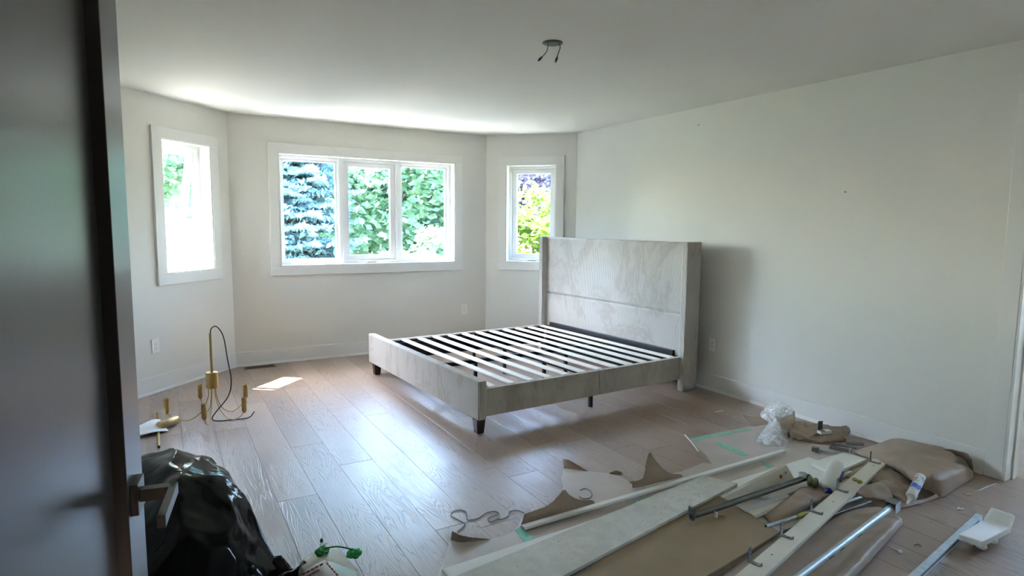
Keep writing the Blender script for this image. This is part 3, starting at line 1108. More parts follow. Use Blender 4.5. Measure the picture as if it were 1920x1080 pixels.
# ================================================================== FLOOR PAPER WITH TAPE
paper = thing('floor_paper', 'flat sheet of kraft floor paper with green tape under the boards', 'paper', fl(1100, 980, 0))
pO = paper.location
OUT = [(846, 1006), (860, 1013), (882, 1017), (905, 1011), (926, 1010), (948, 1003), (965, 995), (972, 985), (980, 968), (998, 955),
       (1030, 948), (1052, 936), (1056, 920), (1052, 896), (1056, 880), (1078, 878), (1105, 884), (1136, 887), (1160, 893), (1178, 903),
       (1186, 911), (1210, 905), (1240, 897), (1262, 888), (1285, 882), (1318, 868), (1334, 870), (1322, 852), (1306, 838), (1292, 824), (1330, 815),
       (1372, 806), (1410, 799), (1445, 796), (1480, 800), (1520, 812), (1570, 830), (1620, 852), (1640, 880), (1600, 930), (1500, 1010),
       (1420, 1075), (1340, 1130), (840, 1130), (822, 1080)]
rj = random.Random(3)
pts = []
for i, p in enumerate(OUT):
    q = OUT[(i + 1) % len(OUT)]
    for t in (0, 0.33, 0.66):
        x = p[0] + (q[0] - p[0]) * t + rj.uniform(-1.2, 1.2)
        y = p[1] + (q[1] - p[1]) * t + rj.uniform(-0.8, 0.8)
        pts.append(fl(x, y, 0.0012))
m = MB()
m.prism([(p.x, p.y) for p in pts], 0.0004, 0.0018)
m.build('paper_layer', M['kraftfloor'], paper, pO)


def flap(base_a, base_b, tip, bulge=0.25, res=9, seed=1, mat='kraft', side=None):
    """torn corner of paper curling up from the floor: base line a-b on the floor, tip in the air"""
    A, B, T = fl(*base_a), fl(*base_b), fl(*tip)
    Cc = (A + B) * 0.5
    rg = random.Random(seed)
    rows = []
    nt = res
    for r in range(nt + 1):
        t = r / nt
        rise = t ** (1.0 + bulge * 2)
        wdt = (1 - t) ** 0.75 + 0.035
        row = []
        ctr = Cc.lerp(Vector((T.x, T.y, 0)), t)
        ctr.z = T.z * rise
        for c in range(nt + 1):
            s = c / nt - 0.5
            off = (B - A) * s * wdt
            j = 0.006 * rg.uniform(-1, 1) if c in (0, nt) and 0 < r < nt else 0
            p = ctr + off + Vector((0, 0, 0.012 * math.cos(s * math.pi) * math.sin(t * math.pi) + j * t))
            p.z = max(p.z, 0.002)
            row.append(p)
        rows.append(row)
    mm = MB()
    n1 = nt + 1
    mm.add([p for r in rows for p in r], [(i * n1 + j, i * n1 + j + 1, (i + 1) * n1 + j + 1, (i + 1) * n1 + j) for i in range(nt) for j in range(nt)])
    return mm.build('torn_flap', M[mat], paper, pO, smooth=True, solid=0.0009)


def sheet(grid, name, mat, parent, o, res=5, jit=0.001, seed=1):
    return MB().patch([[fl(*p) for p in r] for r in grid], res, jit, seed).build(name, M[mat], parent, o, smooth=True, solid=0.001)


# curled torn corners, each through its own control points
sheet([[(848, 996, 0.045), (866, 1004, 0.045), (888, 1008, 0.022), (920, 1010, 0.004)],
       [(846, 1004, 0.022), (864, 1010, 0.022), (888, 1012, 0.010), (918, 1011, 0.003)],
       [(845, 1012, 0.003), (862, 1017, 0.003), (886, 1016, 0.003), (914, 1012, 0.002)]], 'torn_flap', 'kraft', paper, pO)
sheet([[(984, 963, 0.055), (1002, 957, 0.050), (1030, 946, 0.060), (1046, 930, 0.085), (1058, 918, 0.105), (1068, 928, 0.075), (1084, 936, 0.045), (1112, 938, 0.018)],
       [(980, 974, 0.032), (1002, 968, 0.034), (1030, 958, 0.040), (1046, 950, 0.045), (1060, 942, 0.050), (1072, 942, 0.040), (1088, 943, 0.026), (1114, 941, 0.010)],
       [(976, 988, 0.004), (1002, 980, 0.004), (1030, 972, 0.004), (1048, 967, 0.004), (1064, 962, 0.004), (1078, 957, 0.004), (1092, 952, 0.004), (1116, 945, 0.003)]],
      'torn_flap', 'kraft', paper, pO)
sheet([[(1055, 860, 0.040), (1066, 862, 0.045), (1080, 870, 0.028), (1100, 881, 0.006)],
       [(1056, 868, 0.022), (1068, 870, 0.024), (1082, 876, 0.014), (1101, 883, 0.004)],
       [(1057, 878, 0.004), (1070, 879, 0.004), (1084, 881, 0.003), (1102, 884, 0.002)]], 'torn_flap', 'kraft', paper, pO)
sheet([[(1143, 886, 0.012), (1156, 882, 0.022), (1166, 886, 0.010)], [(1144, 889, 0.004), (1156, 890, 0.006), (1167, 891, 0.004)]], 'torn_flap', 'kraft', paper, pO)
sheet([[(1180, 902, 0.040), (1196, 901, 0.040), (1207, 893, 0.060), (1211, 868, 0.115), (1218, 848, 0.160), (1226, 860, 0.125), (1238, 874, 0.085), (1256, 887, 0.040), (1278, 890, 0.010)],
       [(1185, 908, 0.024), (1198, 906, 0.026), (1210, 900, 0.036), (1216, 888, 0.060), (1224, 880, 0.075), (1231, 882, 0.066), (1242, 888, 0.045), (1258, 893, 0.022), (1279, 892, 0.006)],
       [(1186, 915, 0.004), (1200, 913, 0.004), (1213, 910, 0.004), (1222, 908, 0.005), (1230, 906, 0.006), (1237, 904, 0.006), (1247, 902, 0.005), (1262, 898, 0.004), (1280, 894, 0.003)]],
      'torn_flap', 'kraft', paper, pO)


def strip(pts4, name='tape_strip', mat='tape', z=0.0032, parent=paper, o=pO):
    q = [fl(p[0], p[1], z) for p in pts4]
    return MB().prism([(p.x, p.y) for p in q], z - 0.0006, z + 0.0004).build(name, M[mat], parent, o)


strip([(965, 994), (975, 988), (1001, 1008), (984, 1017)])
strip([(1298, 822), (1352, 811), (1408, 803.5), (1408, 806.5), (1356, 815), (1304, 826)])
strip([(1340, 830), (1350, 829), (1406, 853), (1392, 855)])
strip([(1424, 863), (1433, 866), (1452, 873), (1438, 877)])
strip([(1186, 941), (1206, 934), (1212, 937), (1192, 945)])
st_ = MB().tube([fl(1284, 815, 0.018), fl(1296, 828, 0.012), fl(1310, 847, 0.006)], 0.0048, 6).build('wood_sliver', M['board'], None, fl(1296, 831, 0))
tag(st_, 'thin white wood sliver at the far corner of the floor paper', 'wood strip')

# grey string winding over the paper's edge
def zz(p):
    return (820 + p[0] / 6.857, 940 + p[1] / 6.857)


path = [(260, 390), (355, 300), (260, 230), (180, 185), (200, 130), (280, 110), (365, 130), (378, 200), (400, 240), (530, 215), (640, 145),
        (750, 130), (785, 165), (670, 205), (652, 235), (690, 262), (780, 225), (830, 228), (915, 185), (925, 135), (1020, 115), (1115, 145)]
o = MB().tube([fl(*zz(p), 0.0042) for p in path], 0.0024, 6, 5).build('string', M['string'], None, fl(*zz((640, 200)), 0), smooth=True)
tag(o, 'thin grey string lying in loops beside the torn floor paper', 'string')
o = MB().tube([fl(x, y, 0.0045) for x, y in ((1088, 919), (1096, 916), (1106, 920), (1110, 928), (1105, 934), (1094, 935), (1086, 931))], 0.0022, 6, 5).build('wire_loop', M['string'], None, fl(1098, 926, 0), smooth=True)
tag(o, 'small curl of pale wire on the torn paper beyond the thin trim strip', 'wire')


# ================================================================== BOARDS
def board(name, a, b, wdt, th, z0, mat, label, cat='board', side=1, z1=None, bevel=0.0015, parent=None, grp=None):
    """flat board: edge line a-b (pixels on its top face's far edge), width towards the viewer"""
    za, zb = z0 + th, (z1 if z1 is not None else z0) + th
    A, B = fl(a[0], a[1], za), fl(b[0], b[1], zb)
    d = (B - A)
    d2 = Vector((d.x, d.y, 0)).normalized()
    nrm = Vector((d2.y, -d2.x, 0)) * side
    top = [A, B, B + nrm * wdt, A + nrm * wdt]
    bot = [p - Vector((0, 0, th)) for p in top]
    o = MB().hexa(bot, top).build(name, M[mat], None, (bot[0] + bot[1] + bot[2] + bot[3]) / 4, bevel=bevel)
    tag(o, label, cat, grp)
    return o


board('trim_strip', (977, 984), (1466, 842), 0.030, 0.014, 0.012, 'board', 'long thin white trim strip lying on the torn floor paper', 'wood strip')
board('shelf_board', (828, 1067), (1330, 903), 0.12, 0.014, 0.002, 'board', 'clean white board under the dusty long board', 'board')
# dusty board on top of it
qa, qb = fl(873, 1072, 0.043), fl(1318, 891, 0.043)
qc = fl(1383, 906, 0.043)
ext = (qa - qb).normalized()
dd = fl(1054, 1080, 0.043)
near_l = qa + ext * 0.0
near_r = qc + (dd - qc).normalized() * ((dd - qc).length + 0.30)
near_l = qa + ext * 0.22
top = [near_l, qb, qc, near_r]
o = MB().hexa([p - Vector((0, 0, 0.016)) for p in top], top).build('dusty_board', M['dusty'], None, fl(1150, 990, 0.02), bevel=0.0015)
tag(o, 'wide dusty grey board speckled with plaster crumbs', 'board')
rg = random.Random(21)
crumbs = MB()
for i in range(260):
    a, b = rg.random(), rg.betavariate(1.2, 2.6)
    p = (qb.lerp(near_l, b)).lerp(qc.lerp(near_r, b), a)
    s = rg.uniform(0.0010, 0.0028)
    crumbs.box(p.x - s, p.x + s, p.y - s, p.y + s, p.z, p.z + s)
cr = crumbs.build('plaster_crumbs', M['paper'], o, o.location)
cr['kind'] = 'stuff'
cr['label'] = 'white plaster crumbs'


def slab(name, quad, z, th, mat, label, cat='board', bevel=0.0015, grp=None, parent=None):
    top = [fl(p[0], p[1], z) for p in quad]
    bot = [p - Vector((0, 0, th)) for p in top]
    c = (bot[0] + bot[1] + bot[2] + bot[3]) / 4
    o = MB().hexa(bot, top).build(name, M[mat], parent, c if parent is None else parent.location, bevel=bevel)
    if parent is None:
        tag(o, label, cat, grp)
    return o


mq = [(1338, 924), (1463, 997), (1318, 1084), (990, 1130)]
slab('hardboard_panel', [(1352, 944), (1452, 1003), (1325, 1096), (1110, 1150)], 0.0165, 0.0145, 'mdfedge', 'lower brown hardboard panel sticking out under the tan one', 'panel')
slab('hardboard_panel', mq, 0.0265, 0.009, 'mdf', 'tan brown hardboard panel in the front of the pile', 'panel')
slab('shelf_board', [(1362, 905), (1516, 857), (1600, 884), (1448, 935)], 0.030, 0.016, 'board', 'white shelf board lying under the white bottle', 'board')
slab('shelf_board', [(1520, 867), (1582.5, 847.5), (1627, 860), (1562, 887)], 0.0485, 0.018, 'board', 'short white shelf board at the far end of the pile', 'board')
# board standing on edge, leaning back
A, B = fl(1384, 944, 0.032), fl(1489, 897, 0.034)
Tl, Tr = fl(1356, 933.5, 0.085), fl(1475.5, 872.6, 0.115)
back = Vector((-0.004, 0.018, 0.004))
o = MB().hexa([A, B, B + back, A + back], [Tl, Tr, Tr + back, Tl + back]).build('leaning_board', M['cream'], None, A.lerp(B, 0.5), bevel=0.001)  # white board; the shade on its face is put into the cream colour
tag(o, 'short white board, toned cream for shade, leaning on edge behind the steel rod', 'board')
ctr = (A.lerp(B, 0.82)).lerp(Tl.lerp(Tr, 0.82), 0.5)
nf = (B - A).cross(Tl - A).normalized()
if nf.y > 0:
    nf = -nf
MB().tube([ctr + nf * 0.0002, ctr + nf * 0.003], 0.011, 14).build('knot_hole', M['mdfedge'], o, o.location)
c2 = (A.lerp(B, 0.92)).lerp(Tl.lerp(Tr, 0.92), 0.6)
MB().tube([c2 + nf * 0.0002, c2 + nf * 0.0025], 0.004, 10).build('screw_hole', M['slot'], o, o.location)
slab('glossy_strip', [(1383, 950), (1476, 925), (1482, 931), (1398, 959)], 0.034, 0.003, 'gloss', 'glossy white strip under the dark steel rod', 'strip')
slab('cream_batten', [(1400, 958), (1480, 929), (1484, 935), (1414, 967)], 0.030, 0.02, 'cream', 'short cream batten under the dark steel rod', 'board')

# cream plank with shelf brackets screwed along it
PZ = 0.062
Qa, Qb = fl(1377, 1080, PZ), fl(1637.5, 858.8, PZ)
Qc, Qd = fl(1665.6, 865, PZ), fl(1440, 1074, PZ)
dl_ = (Qa - Qb).normalized()
dr_ = (Qd - Qc).normalized()
Qa2, Qd2 = Qa + dl_ * 0.28, Qd + dr_ * 0.28
top = [Qa2, Qb, Qc, Qd2]
plank = thing('bracket_plank', 'long cream plank with five zinc brackets screwed along it', 'plank', fl(1520, 965, 0.04))
kO = plank.location
MB().hexa([p - Vector((0, 0, 0.019)) for p in top], top).build('plank_body', M['cream'], plank, kO, bevel=0.002)
rl = (Qb - Qa).normalized()
rn = Vector((rl.y, -rl.x, 0)).normalized()
for i, (bx, by) in enumerate(((1404, 1052), (1464, 1003), (1520, 958), (1569, 918), (1631, 865))):
    p = fl(bx, by, PZ)
    Fm = frame(p, rl, rn)
    m = MB()
    m.box(-0.011, 0.011, 0.004, 0.052, 0.0, 0.003, Fm)
    m.box(-0.011, 0.011, 0.0, 0.004, 0.0, 0.062, Fm)
    br = m.build('bracket', M['bracket'], plank, kO, bevel=0.0006)
    MB().box(-0.004, 0.004, 0.052, 0.055, 0.0, 0.013, Fm).build('bracket_lip', M['bracket'], br, kO)
    for h in (0.030, 0.048):
        MB().tube([Fm @ Vector((0, 0.0041, h)), Fm @ Vector((0, 0.0046, h))], 0.0045, 8).build('bracket_hole', M['slot'], br, kO)
    MB().tube([Fm @ Vector((0, 0.028, 0.003)), Fm @ Vector((0, 0.028, 0.0056))], 0.0045, 8).build('screw', M['steel'], br, kO)
for px, py in ((1447, 1040), (1562, 941), (1638, 873)):
    p = fl(px, py, PZ)
    MB().tube([p, p + Vector((0, 0, 0.0006))], 0.0042, 10).build('screw_hole', M['slot'], plank, kO)
for i, (px, py, s) in enumerate(((1603, 899, 0.013), (1612, 903, 0.015))):
    p = fl(px, py, PZ + 0.008)
    o = lump(p, (s, s, 0.009), 3 + i).build('olive_cap', M['olive'], None, p - Vector((0, 0, 0.008)), smooth=True)
    tag(o, ('small dark olive cap on the bracket plank, the farther from the white bottle' if i else 'small dark olive cap on the bracket plank, the nearer to the white bottle'), 'cap')


# rods
def rodt(name, pts, r, mat, label, seg=16, hollow=True):
    P = [fl(*p) for p in pts]
    o = MB().tube(P, r, seg).build(name, M[mat], None, (P[0] + P[-1]) / 2 - Vector((0, 0, r)), auto=40)
    tag(o, label, 'rod')
    if hollow:
        d = (P[0] - P[1]).normalized()
        MB().tube([P[0] - d * 0.001, P[0] + d * 0.0008], r * 0.78, seg).build('rod_bore', M['slot'], o, o.location)
    return o, P


r1, P1 = rodt('closet_rod', [(1297, 968, 0.050), (1517, 894, 0.075)], 0.0155, 'darksteel', 'dark steel closet rod lying across the hardboard panel')
d = (P1[1] - P1[0]).normalized()
Fm = frame(P1[0], d, Vector((d.y, -d.x, 0)).normalized(), d.cross(Vector((d.y, -d.x, 0)).normalized()) * (1 if d.cross(Vector((d.y, -d.x, 0))).z > 0 else -1))
fo = MB()
prof_ = [(0.021 * math.cos(t), 0.021 * math.sin(t)) for t in np.linspace(-math.pi, 0, 12)] + [(0.021, 0.045), (-0.021, 0.045)]
vs = [Fm @ Vector((x, y, z)) for x in (-0.003, 0.003) for (y, z) in prof_]
nn = len(prof_)
fo.add(vs, [list(range(nn)), list(range(nn, 2 * nn))[::-1]] + [(i, (i + 1) % nn, nn + (i + 1) % nn, nn + i) for i in range(nn)])
fo.build('end_flange', M['bracket'], r1, r1.location, bevel=0.001)
MB().tube([Fm @ Vector((-0.0036, 0, 0)), Fm @ Vector((-0.0042, 0, 0))], 0.012, 16).build('flange_bore', M['slot'], r1, r1.location)
for y in (-0.009, 0.009):
    MB().tube([Fm @ Vector((-0.0036, y, 0.03)), Fm @ Vector((-0.0042, y, 0.03))], 0.004, 8).build('flange_hole', M['slot'], r1, r1.location)
rodt('thin_rod', [(1436, 987, 0.030), (1626, 929, 0.032)], 0.0085, 'steel', 'thin steel rod with olive tape under the bracket plank', 12)[0]
tp = bpy.data.objects['thin_rod']
a, b = fl(1436, 987, 0.030), fl(1626, 929, 0.032)
MB().tube([a.lerp(b, 0.28), a.lerp(b, 0.37)], 0.0125, 12).build('tape_wrap', M['olive'], tp, tp.location, smooth=False)
rodt('thin_rod', [(1466, 998, 0.022), (1632, 941, 0.022)], 0.0075, 'darksteel', 'second thin rod, darker, beside the taped rod', 12)
r4, P4 = rodt('closet_rod', [(1482, 1094, 0.058), (1672, 950, 0.078)], 0.0145, 'steel', 'galvanised closet rod resting on the kraft paper roll')
d = (P4[1] - P4[0]).normalized()
n4 = Vector((d.y, -d.x, 0)).normalized()
Fm = frame(P4[1], d, n4, n4.cross(d) if n4.cross(d).z > 0 else d.cross(n4))
fo = MB()
fo.box(-0.02, 0.045, -0.024, -0.020, -0.025, 0.028, Fm).box(-0.02, 0.045, 0.020, 0.024, -0.025, 0.028, Fm).box(-0.02, 0.045, -0.024, 0.024, 0.024, 0.028, Fm).box(0.041, 0.045, -0.024, 0.024, -0.025, 0.028, Fm)
fo.build('end_socket', M['bracket'], r4, r4.location, bevel=0.001)
sl4 = MB()
for t in (0.30, 0.40, 0.58):
    q = P4[0].lerp(P4[1], t) + n4 * 0.0135 - Vector((0, 0, 0.004))
    sl4.tube([q, q + d * 0.04], 0.003, 6)
sl4.build('rod_slots', M['slot'], r4, r4.location)
# channel bar on the right
A5, B5 = fl(1705, 1086, 0.03), fl(1836, 964, 0.03)
d = (B5 - A5).normalized()
n5 = Vector((d.y, -d.x, 0)).normalized()
Fm = frame(A5, d, n5)
L5 = (B5 - A5).length
m = MB()
m.box(0, L5, -0.014, -0.0115, -0.029, 0.0, Fm).box(0, L5, 0.0115, 0.014, -0.029, 0.0, Fm).box(0, L5, -0.014, 0.014, -0.0025, 0.0, Fm)
ch5 = m.build('steel_channel', M['steel'], None, A5.lerp(B5, 0.5) - Vector((0, 0, 0.03)), bevel=0.0015)
tag(ch5, 'galvanised steel channel under the white foam block', 'channel')
MB().box(0.05, L5 - 0.05, 0.0142, 0.0148, -0.018, -0.008, Fm).build('channel_slot', M['slot'], ch5, ch5.location)

# ================================================================== CRUMPLED KRAFT PAPER
def kraft(name, grid, label, res=6, jit=0.0012, seed=1, mat='kraft', crease=0.016):
    P = [[fl(*p) for p in r] for r in grid]
    flat = [p for r in P for p in r]
    c = sum(flat, Vector()) / len(flat)
    c.z = 0
    o = MB().patch(P, res + 2, jit * 0.4, seed, crease).build(name, M[mat], None, c, auto=38, solid=0.0012)
    tag(o, label, 'paper')
    return o


# big folded sheet by the wall
D = kraft('kraft_paper', [
    [(1600, 846, 0.010), (1640, 834, 0.060), (1680, 822, 0.085), (1730, 831, 0.095), (1774, 841, 0.090), (1800, 862, 0.075)],
    [(1612, 853, 0.035), (1650, 846, 0.085), (1690, 842, 0.110), (1730, 850, 0.115), (1762, 858, 0.105), (1792, 868, 0.085)],
    [(1634, 861, 0.045), (1668, 862, 0.085), (1700, 868, 0.110), (1742, 874, 0.120), (1784, 874, 0.110), (1812, 876, 0.080)],
    [(1652, 870, 0.045), (1684, 878, 0.070), (1712, 890, 0.085), (1752, 896, 0.105), (1796, 886, 0.095), (1823, 882, 0.050)],
    [(1668, 878, 0.030), (1698, 892, 0.045), (1726, 908, 0.055), (1764, 912, 0.065), (1800, 900, 0.050), (1825, 892, 0.012)],
    [(1676, 884, 0.018), (1712, 900, 0.030), (1744, 920, 0.030), (1766, 932, 0.004), (1798, 914, 0.003), (1824, 898, 0.002)]],
    'big folded kraft paper sheet against the wall next to the door casing', 6, 0.0008, 2, crease=0.022)
# the curled back wall of its opening
sheet([[(1752, 849, 0.085), (1776, 842, 0.105), (1800, 846, 0.110), (1814, 851, 0.105), (1822, 862, 0.085)],
       [(1756, 853, 0.050), (1778, 852, 0.055), (1802, 858, 0.060), (1816, 866, 0.055), (1824, 876, 0.045)],
       [(1760, 858, 0.006), (1782, 862, 0.006), (1804, 870, 0.006), (1818, 880, 0.006), (1826, 890, 0.006)]],
      'folded_back_edge', 'kraft', D, D.location)
# lower crumples in front of it
kraft('kraft_paper', [
    [(1618, 884, 0.030), (1650, 868, 0.040), (1680, 886, 0.030), (1706, 900, 0.020)],
    [(1622, 898, 0.034), (1652, 892, 0.046), (1684, 902, 0.040), (1708, 914, 0.018)],
    [(1634, 910, 0.020), (1660, 912, 0.034), (1690, 922, 0.022), (1714, 932, 0.006)],
    [(1650, 918, 0.006), (1676, 930, 0.008), (1700, 944, 0.004), (1728, 946, 0.002)]],
    'crumpled kraft paper under the caulking tube', 5, 0.002, 4, crease=0.03)
kraft('kraft_paper', [
    [(1596, 922, 0.050), (1622, 911, 0.060), (1648, 904, 0.055), (1664, 908, 0.040)],
    [(1606, 928, 0.045), (1632, 920, 0.055), (1656, 914, 0.050), (1672, 924, 0.030)],
    [(1618, 934, 0.030), (1642, 936, 0.036), (1664, 938, 0.030), (1676, 944, 0.012)]],
    'small kraft paper fold beside the bracket plank', 5, 0.0015, 5)
kraft('kraft_paper', [
    [(1672, 950, 0.004), (1706, 940, 0.016), (1744, 932, 0.022), (1768, 918, 0.024)],
    [(1676, 956, 0.004), (1710, 948, 0.006), (1746, 938, 0.006), (1772, 928, 0.004)]],
    'narrow kraft paper lip in front of the caulking tube', 5, 0.001, 6)
# sheet under the galvanised rod with its rolled edge
kraft('kraft_paper', [
    [(1392, 1100, 0.004), (1470, 1040, 0.004), (1540, 984, 0.010), (1600, 956, 0.024), (1650, 950, 0.026)],
    [(1420, 1108, 0.012), (1500, 1046, 0.018), (1570, 992, 0.022), (1622, 968, 0.030), (1664, 958, 0.030)],
    [(1470, 1112, 0.008), (1540, 1056, 0.012), (1600, 1004, 0.020), (1640, 980, 0.034), (1672, 964, 0.034)],
    [(1520, 1116, 0.030), (1576, 1062, 0.036), (1622, 1014, 0.042), (1658, 986, 0.050), (1684, 967, 0.042)],
    [(1550, 1116, 0.046), (1596, 1066, 0.050), (1638, 1022, 0.052), (1668, 994, 0.054), (1690, 972, 0.040)],
    [(1572, 1116, 0.022), (1612, 1070, 0.024), (1650, 1028, 0.026), (1676, 1000, 0.028), (1692, 980, 0.020)],
    [(1572, 1118, 0.002), (1612, 1074, 0.002), (1648, 1033, 0.002), (1674, 1005, 0.002), (1690, 986, 0.002)]],
    'long kraft paper sheet with a rolled edge under the galvanised rod', 5, 0.001, 7)
# paper humps between the rods and the plank
kraft('kraft_paper', [
    [(1432, 964, 0.004), (1476, 934, 0.040), (1500, 916, 0.050), (1522, 914, 0.045), (1566, 914, 0.050)],
    [(1438, 972, 0.012), (1482, 944, 0.055), (1508, 928, 0.062), (1528, 926, 0.040), (1570, 920, 0.045)],
    [(1446, 980, 0.006), (1488, 956, 0.046), (1516, 940, 0.050), (1536, 934, 0.036), (1566, 928, 0.036)],
    [(1452, 986, 0.002), (1490, 966, 0.016), (1520, 950, 0.016), (1544, 940, 0.014), (1560, 936, 0.014)]],
    'rounded kraft paper hump below the white bottle', 5, 0.0015, 8)
kraft('kraft_paper', [
    [(1580, 880, 0.012), (1604, 872, 0.024), (1630, 868, 0.022), (1650, 862, 0.012)],
    [(1584, 888, 0.020), (1604, 882, 0.034), (1626, 880, 0.030), (1646, 874, 0.012)],
    [(1590, 897, 0.004), (1604, 894, 0.012), (1622, 890, 0.010), (1640, 884, 0.004)]],
    'kraft paper scrap between the far white board and the bracket plank', 5, 0.0015, 9)
# crumple along the baseboard, beside the clear bag
E1 = kraft('kraft_paper', [
    [(1486, 790, 0.070), (1506, 789, 0.045), (1530, 795, 0.045), (1560, 799, 0.055), (1582, 800, 0.050), (1594, 806, 0.030)],
    [(1484, 800, 0.060), (1508, 800, 0.040), (1532, 806, 0.050), (1562, 808, 0.055), (1584, 808, 0.045), (1594, 812, 0.024)],
    [(1480, 812, 0.040), (1508, 812, 0.034), (1534, 817, 0.040), (1560, 820, 0.040), (1578, 817, 0.034), (1588, 818, 0.020)],
    [(1484, 822, 0.020), (1510, 824, 0.016), (1536, 828, 0.014), (1556, 830, 0.018), (1574, 825, 0.020), (1587, 826, 0.010)],
    [(1490, 825, 0.004), (1512, 828, 0.003), (1534, 832, 0.003), (1552, 832, 0.006), (1570, 829, 0.008), (1586, 828, 0.004)]],
    'crumpled kraft paper along the baseboard with a bracket on it', 5, 0.002, 10, crease=0.045)
kraft('kraft_paper', [
    [(1466, 784, 0.080), (1478, 778, 0.105), (1489, 770, 0.130), (1490, 778, 0.105)],
    [(1464, 796, 0.060), (1478, 792, 0.080), (1488, 788, 0.085), (1491, 794, 0.060)],
    [(1468, 812, 0.030), (1480, 808, 0.040), (1486, 806, 0.045), (1490, 808, 0.030)],
    [(1474, 824, 0.004), (1482, 820, 0.006), (1488, 816, 0.010), (1492, 816, 0.006)]],
    'upright curled kraft paper edge behind the clear plastic bag', 5, 0.001, 11)
kraft('kraft_paper', [
    [(1388, 775, 0.024), (1410, 781, 0.006), (1440, 779, 0.004), (1462, 782, 0.004)],
    [(1394, 784, 0.012), (1412, 792, 0.004), (1438, 792, 0.003), (1462, 790, 0.003)],
    [(1404, 796, 0.003), (1416, 799, 0.002), (1440, 795, 0.002), (1462, 794, 0.002)]],
    'thin kraft paper corner on the floor left of the clear plastic bag', 5, 0.0008, 12)

# ================================================================== CLEAR PLASTIC BAG
pb = thing('clear_plastic_bag', 'crumpled clear plastic bag with small printed warning text on the floor paper', 'plastic bag', fl(1455, 830, 0))
g = [[(1442, 757, 0.150), (1456, 752, 0.165), (1472, 756, 0.160), (1484, 766, 0.140)],
     [(1433, 768, 0.130), (1450, 764, 0.165), (1470, 766, 0.165), (1486, 775, 0.120)],
     [(1440, 780, 0.100), (1452, 778, 0.130), (1464, 780, 0.125), (1474, 784, 0.095)],
     [(1448, 789, 0.075), (1453, 788, 0.095), (1459, 789, 0.095), (1464, 791, 0.072)],
     [(1440, 806, 0.045), (1450, 804, 0.070), (1464, 806, 0.070), (1474, 811, 0.040)],
     [(1430, 822, 0.016), (1446, 820, 0.045), (1464, 823, 0.045), (1478, 827, 0.014)],
     [(1427, 833, 0.003), (1444, 835, 0.008), (1464, 838, 0.008), (1479, 840, 0.003)]]
MB().patch([[fl(*p) for p in r] for r in g], 5, 0.003, 13).build('bag_front', M['film'], pb, pb.location, smooth=True)
g2 = [[fl(*p) + Vector((0.012, 0.045, -0.35 * p[2])) for p in r] for r in g]
for r in g2:
    for p in r:
        p.z = max(p.z, 0.003)
MB().patch(g2, 5, 0.003, 14).build('bag_back', M['film'], pb, pb.location, smooth=True)
rt_ = random.Random(5)
tx = MB()
for col_ in range(14):
    for row_ in range(3):
        x = 1441 + col_ * 2.6
        y = 805 + row_ * 5.2 + col_ * 0.35
        if rt_.random() < 0.8:
            zz_ = 0.075 - 0.012 * row_
            a, b = fl(x, y, zz_), fl(x + rt_.uniform(-0.4, 0.6), y + rt_.uniform(2.2, 4.2), zz_ - 0.006)
            tx.tube([a, b], 0.0011, 4)
tx.build('printed_text', M['ink'], pb, pb.location)

# bracket on a white block, on the paper by the wall
bk = thing('loose_bracket', 'perforated steel bracket on a small white block by the baseboard', 'bracket', fl(1546, 816, 0.04))
a = fl(1536, 809, 0.074)
Fm = frame(a, Vector((0.96, -0.28, 0)), Vector((-0.28, -0.96, 0)))
MB().box(0.0, 0.085, -0.02, 0.018, -0.016, 0.004, Fm).build('white_block', M['board'], bk, bk.location, bevel=0.001)
br = MB().box(0.0, 0.036, -0.016, -0.013, 0.004, 0.066, Fm).box(0.0, 0.036, -0.016, 0.016, 0.004, 0.007, Fm).build('angle_plate', M['bracket'], bk, bk.location)
for q in range(3):
    for w_ in (0.010, 0.026):
        p0 = Fm @ Vector((w_, -0.0128, 0.02 + q * 0.017))
        MB().tube([p0, Fm @ Vector((w_, -0.0122, 0.02 + q * 0.017))], 0.004, 8).build('plate_hole', M['slot'], br, bk.location)

# tangle of dark steel brackets at the wall
def bar(name, pa, pb_, wd, th, mat, label, cat='bracket'):
    A, B = fl(*pa), fl(*pb_)
    d = (B - A).normalized()
    nrm = Vector((d.y, -d.x, 0)).normalized()
    u_ = nrm.cross(d)
    if u_.z < 0:
        u_ = -u_
    Fm = frame(A, d, nrm, u_)
    L = (B - A).length
    o = MB().box(0, L, -wd / 2, wd / 2, -th / 2, th / 2, Fm).build(name, M[mat], None, A.lerp(B, 0.5), bevel=0.0008)
    tag(o, label, cat)
    return o, Fm, L


o, Fm, L = bar('steel_bar', (1532, 843, 0.016), (1574, 851, 0.018), 0.014, 0.012, 'steel', 'bright narrow steel arm beside the far white board')
MB().box(-0.03, 0.01, -0.016, 0.016, -0.014, 0.014, Fm).build('arm_hook', M['bracket'], o, o.location, bevel=0.002)
bar('steel_bar', (1556, 838, 0.020), (1598, 846, 0.022), 0.045, 0.006, 'darksteel', 'broad dark steel plate behind the far white board')
bar('steel_bar', (1586, 831, 0.020), (1620, 833, 0.030), 0.05, 0.004, 'darksteel', 'flat dark steel plate by the baseboard behind the big paper sheet')
bar('steel_bar', (1562, 832, 0.035), (1606, 841, 0.038), 0.012, 0.010, 'bracket', 'crossed dark steel bar on the bracket tangle')
bar('white_peg', (1593, 851, 0.012), (1593.5, 840, 0.055), 0.008, 0.008, 'board', 'short white upright peg in the bracket tangle', 'peg')

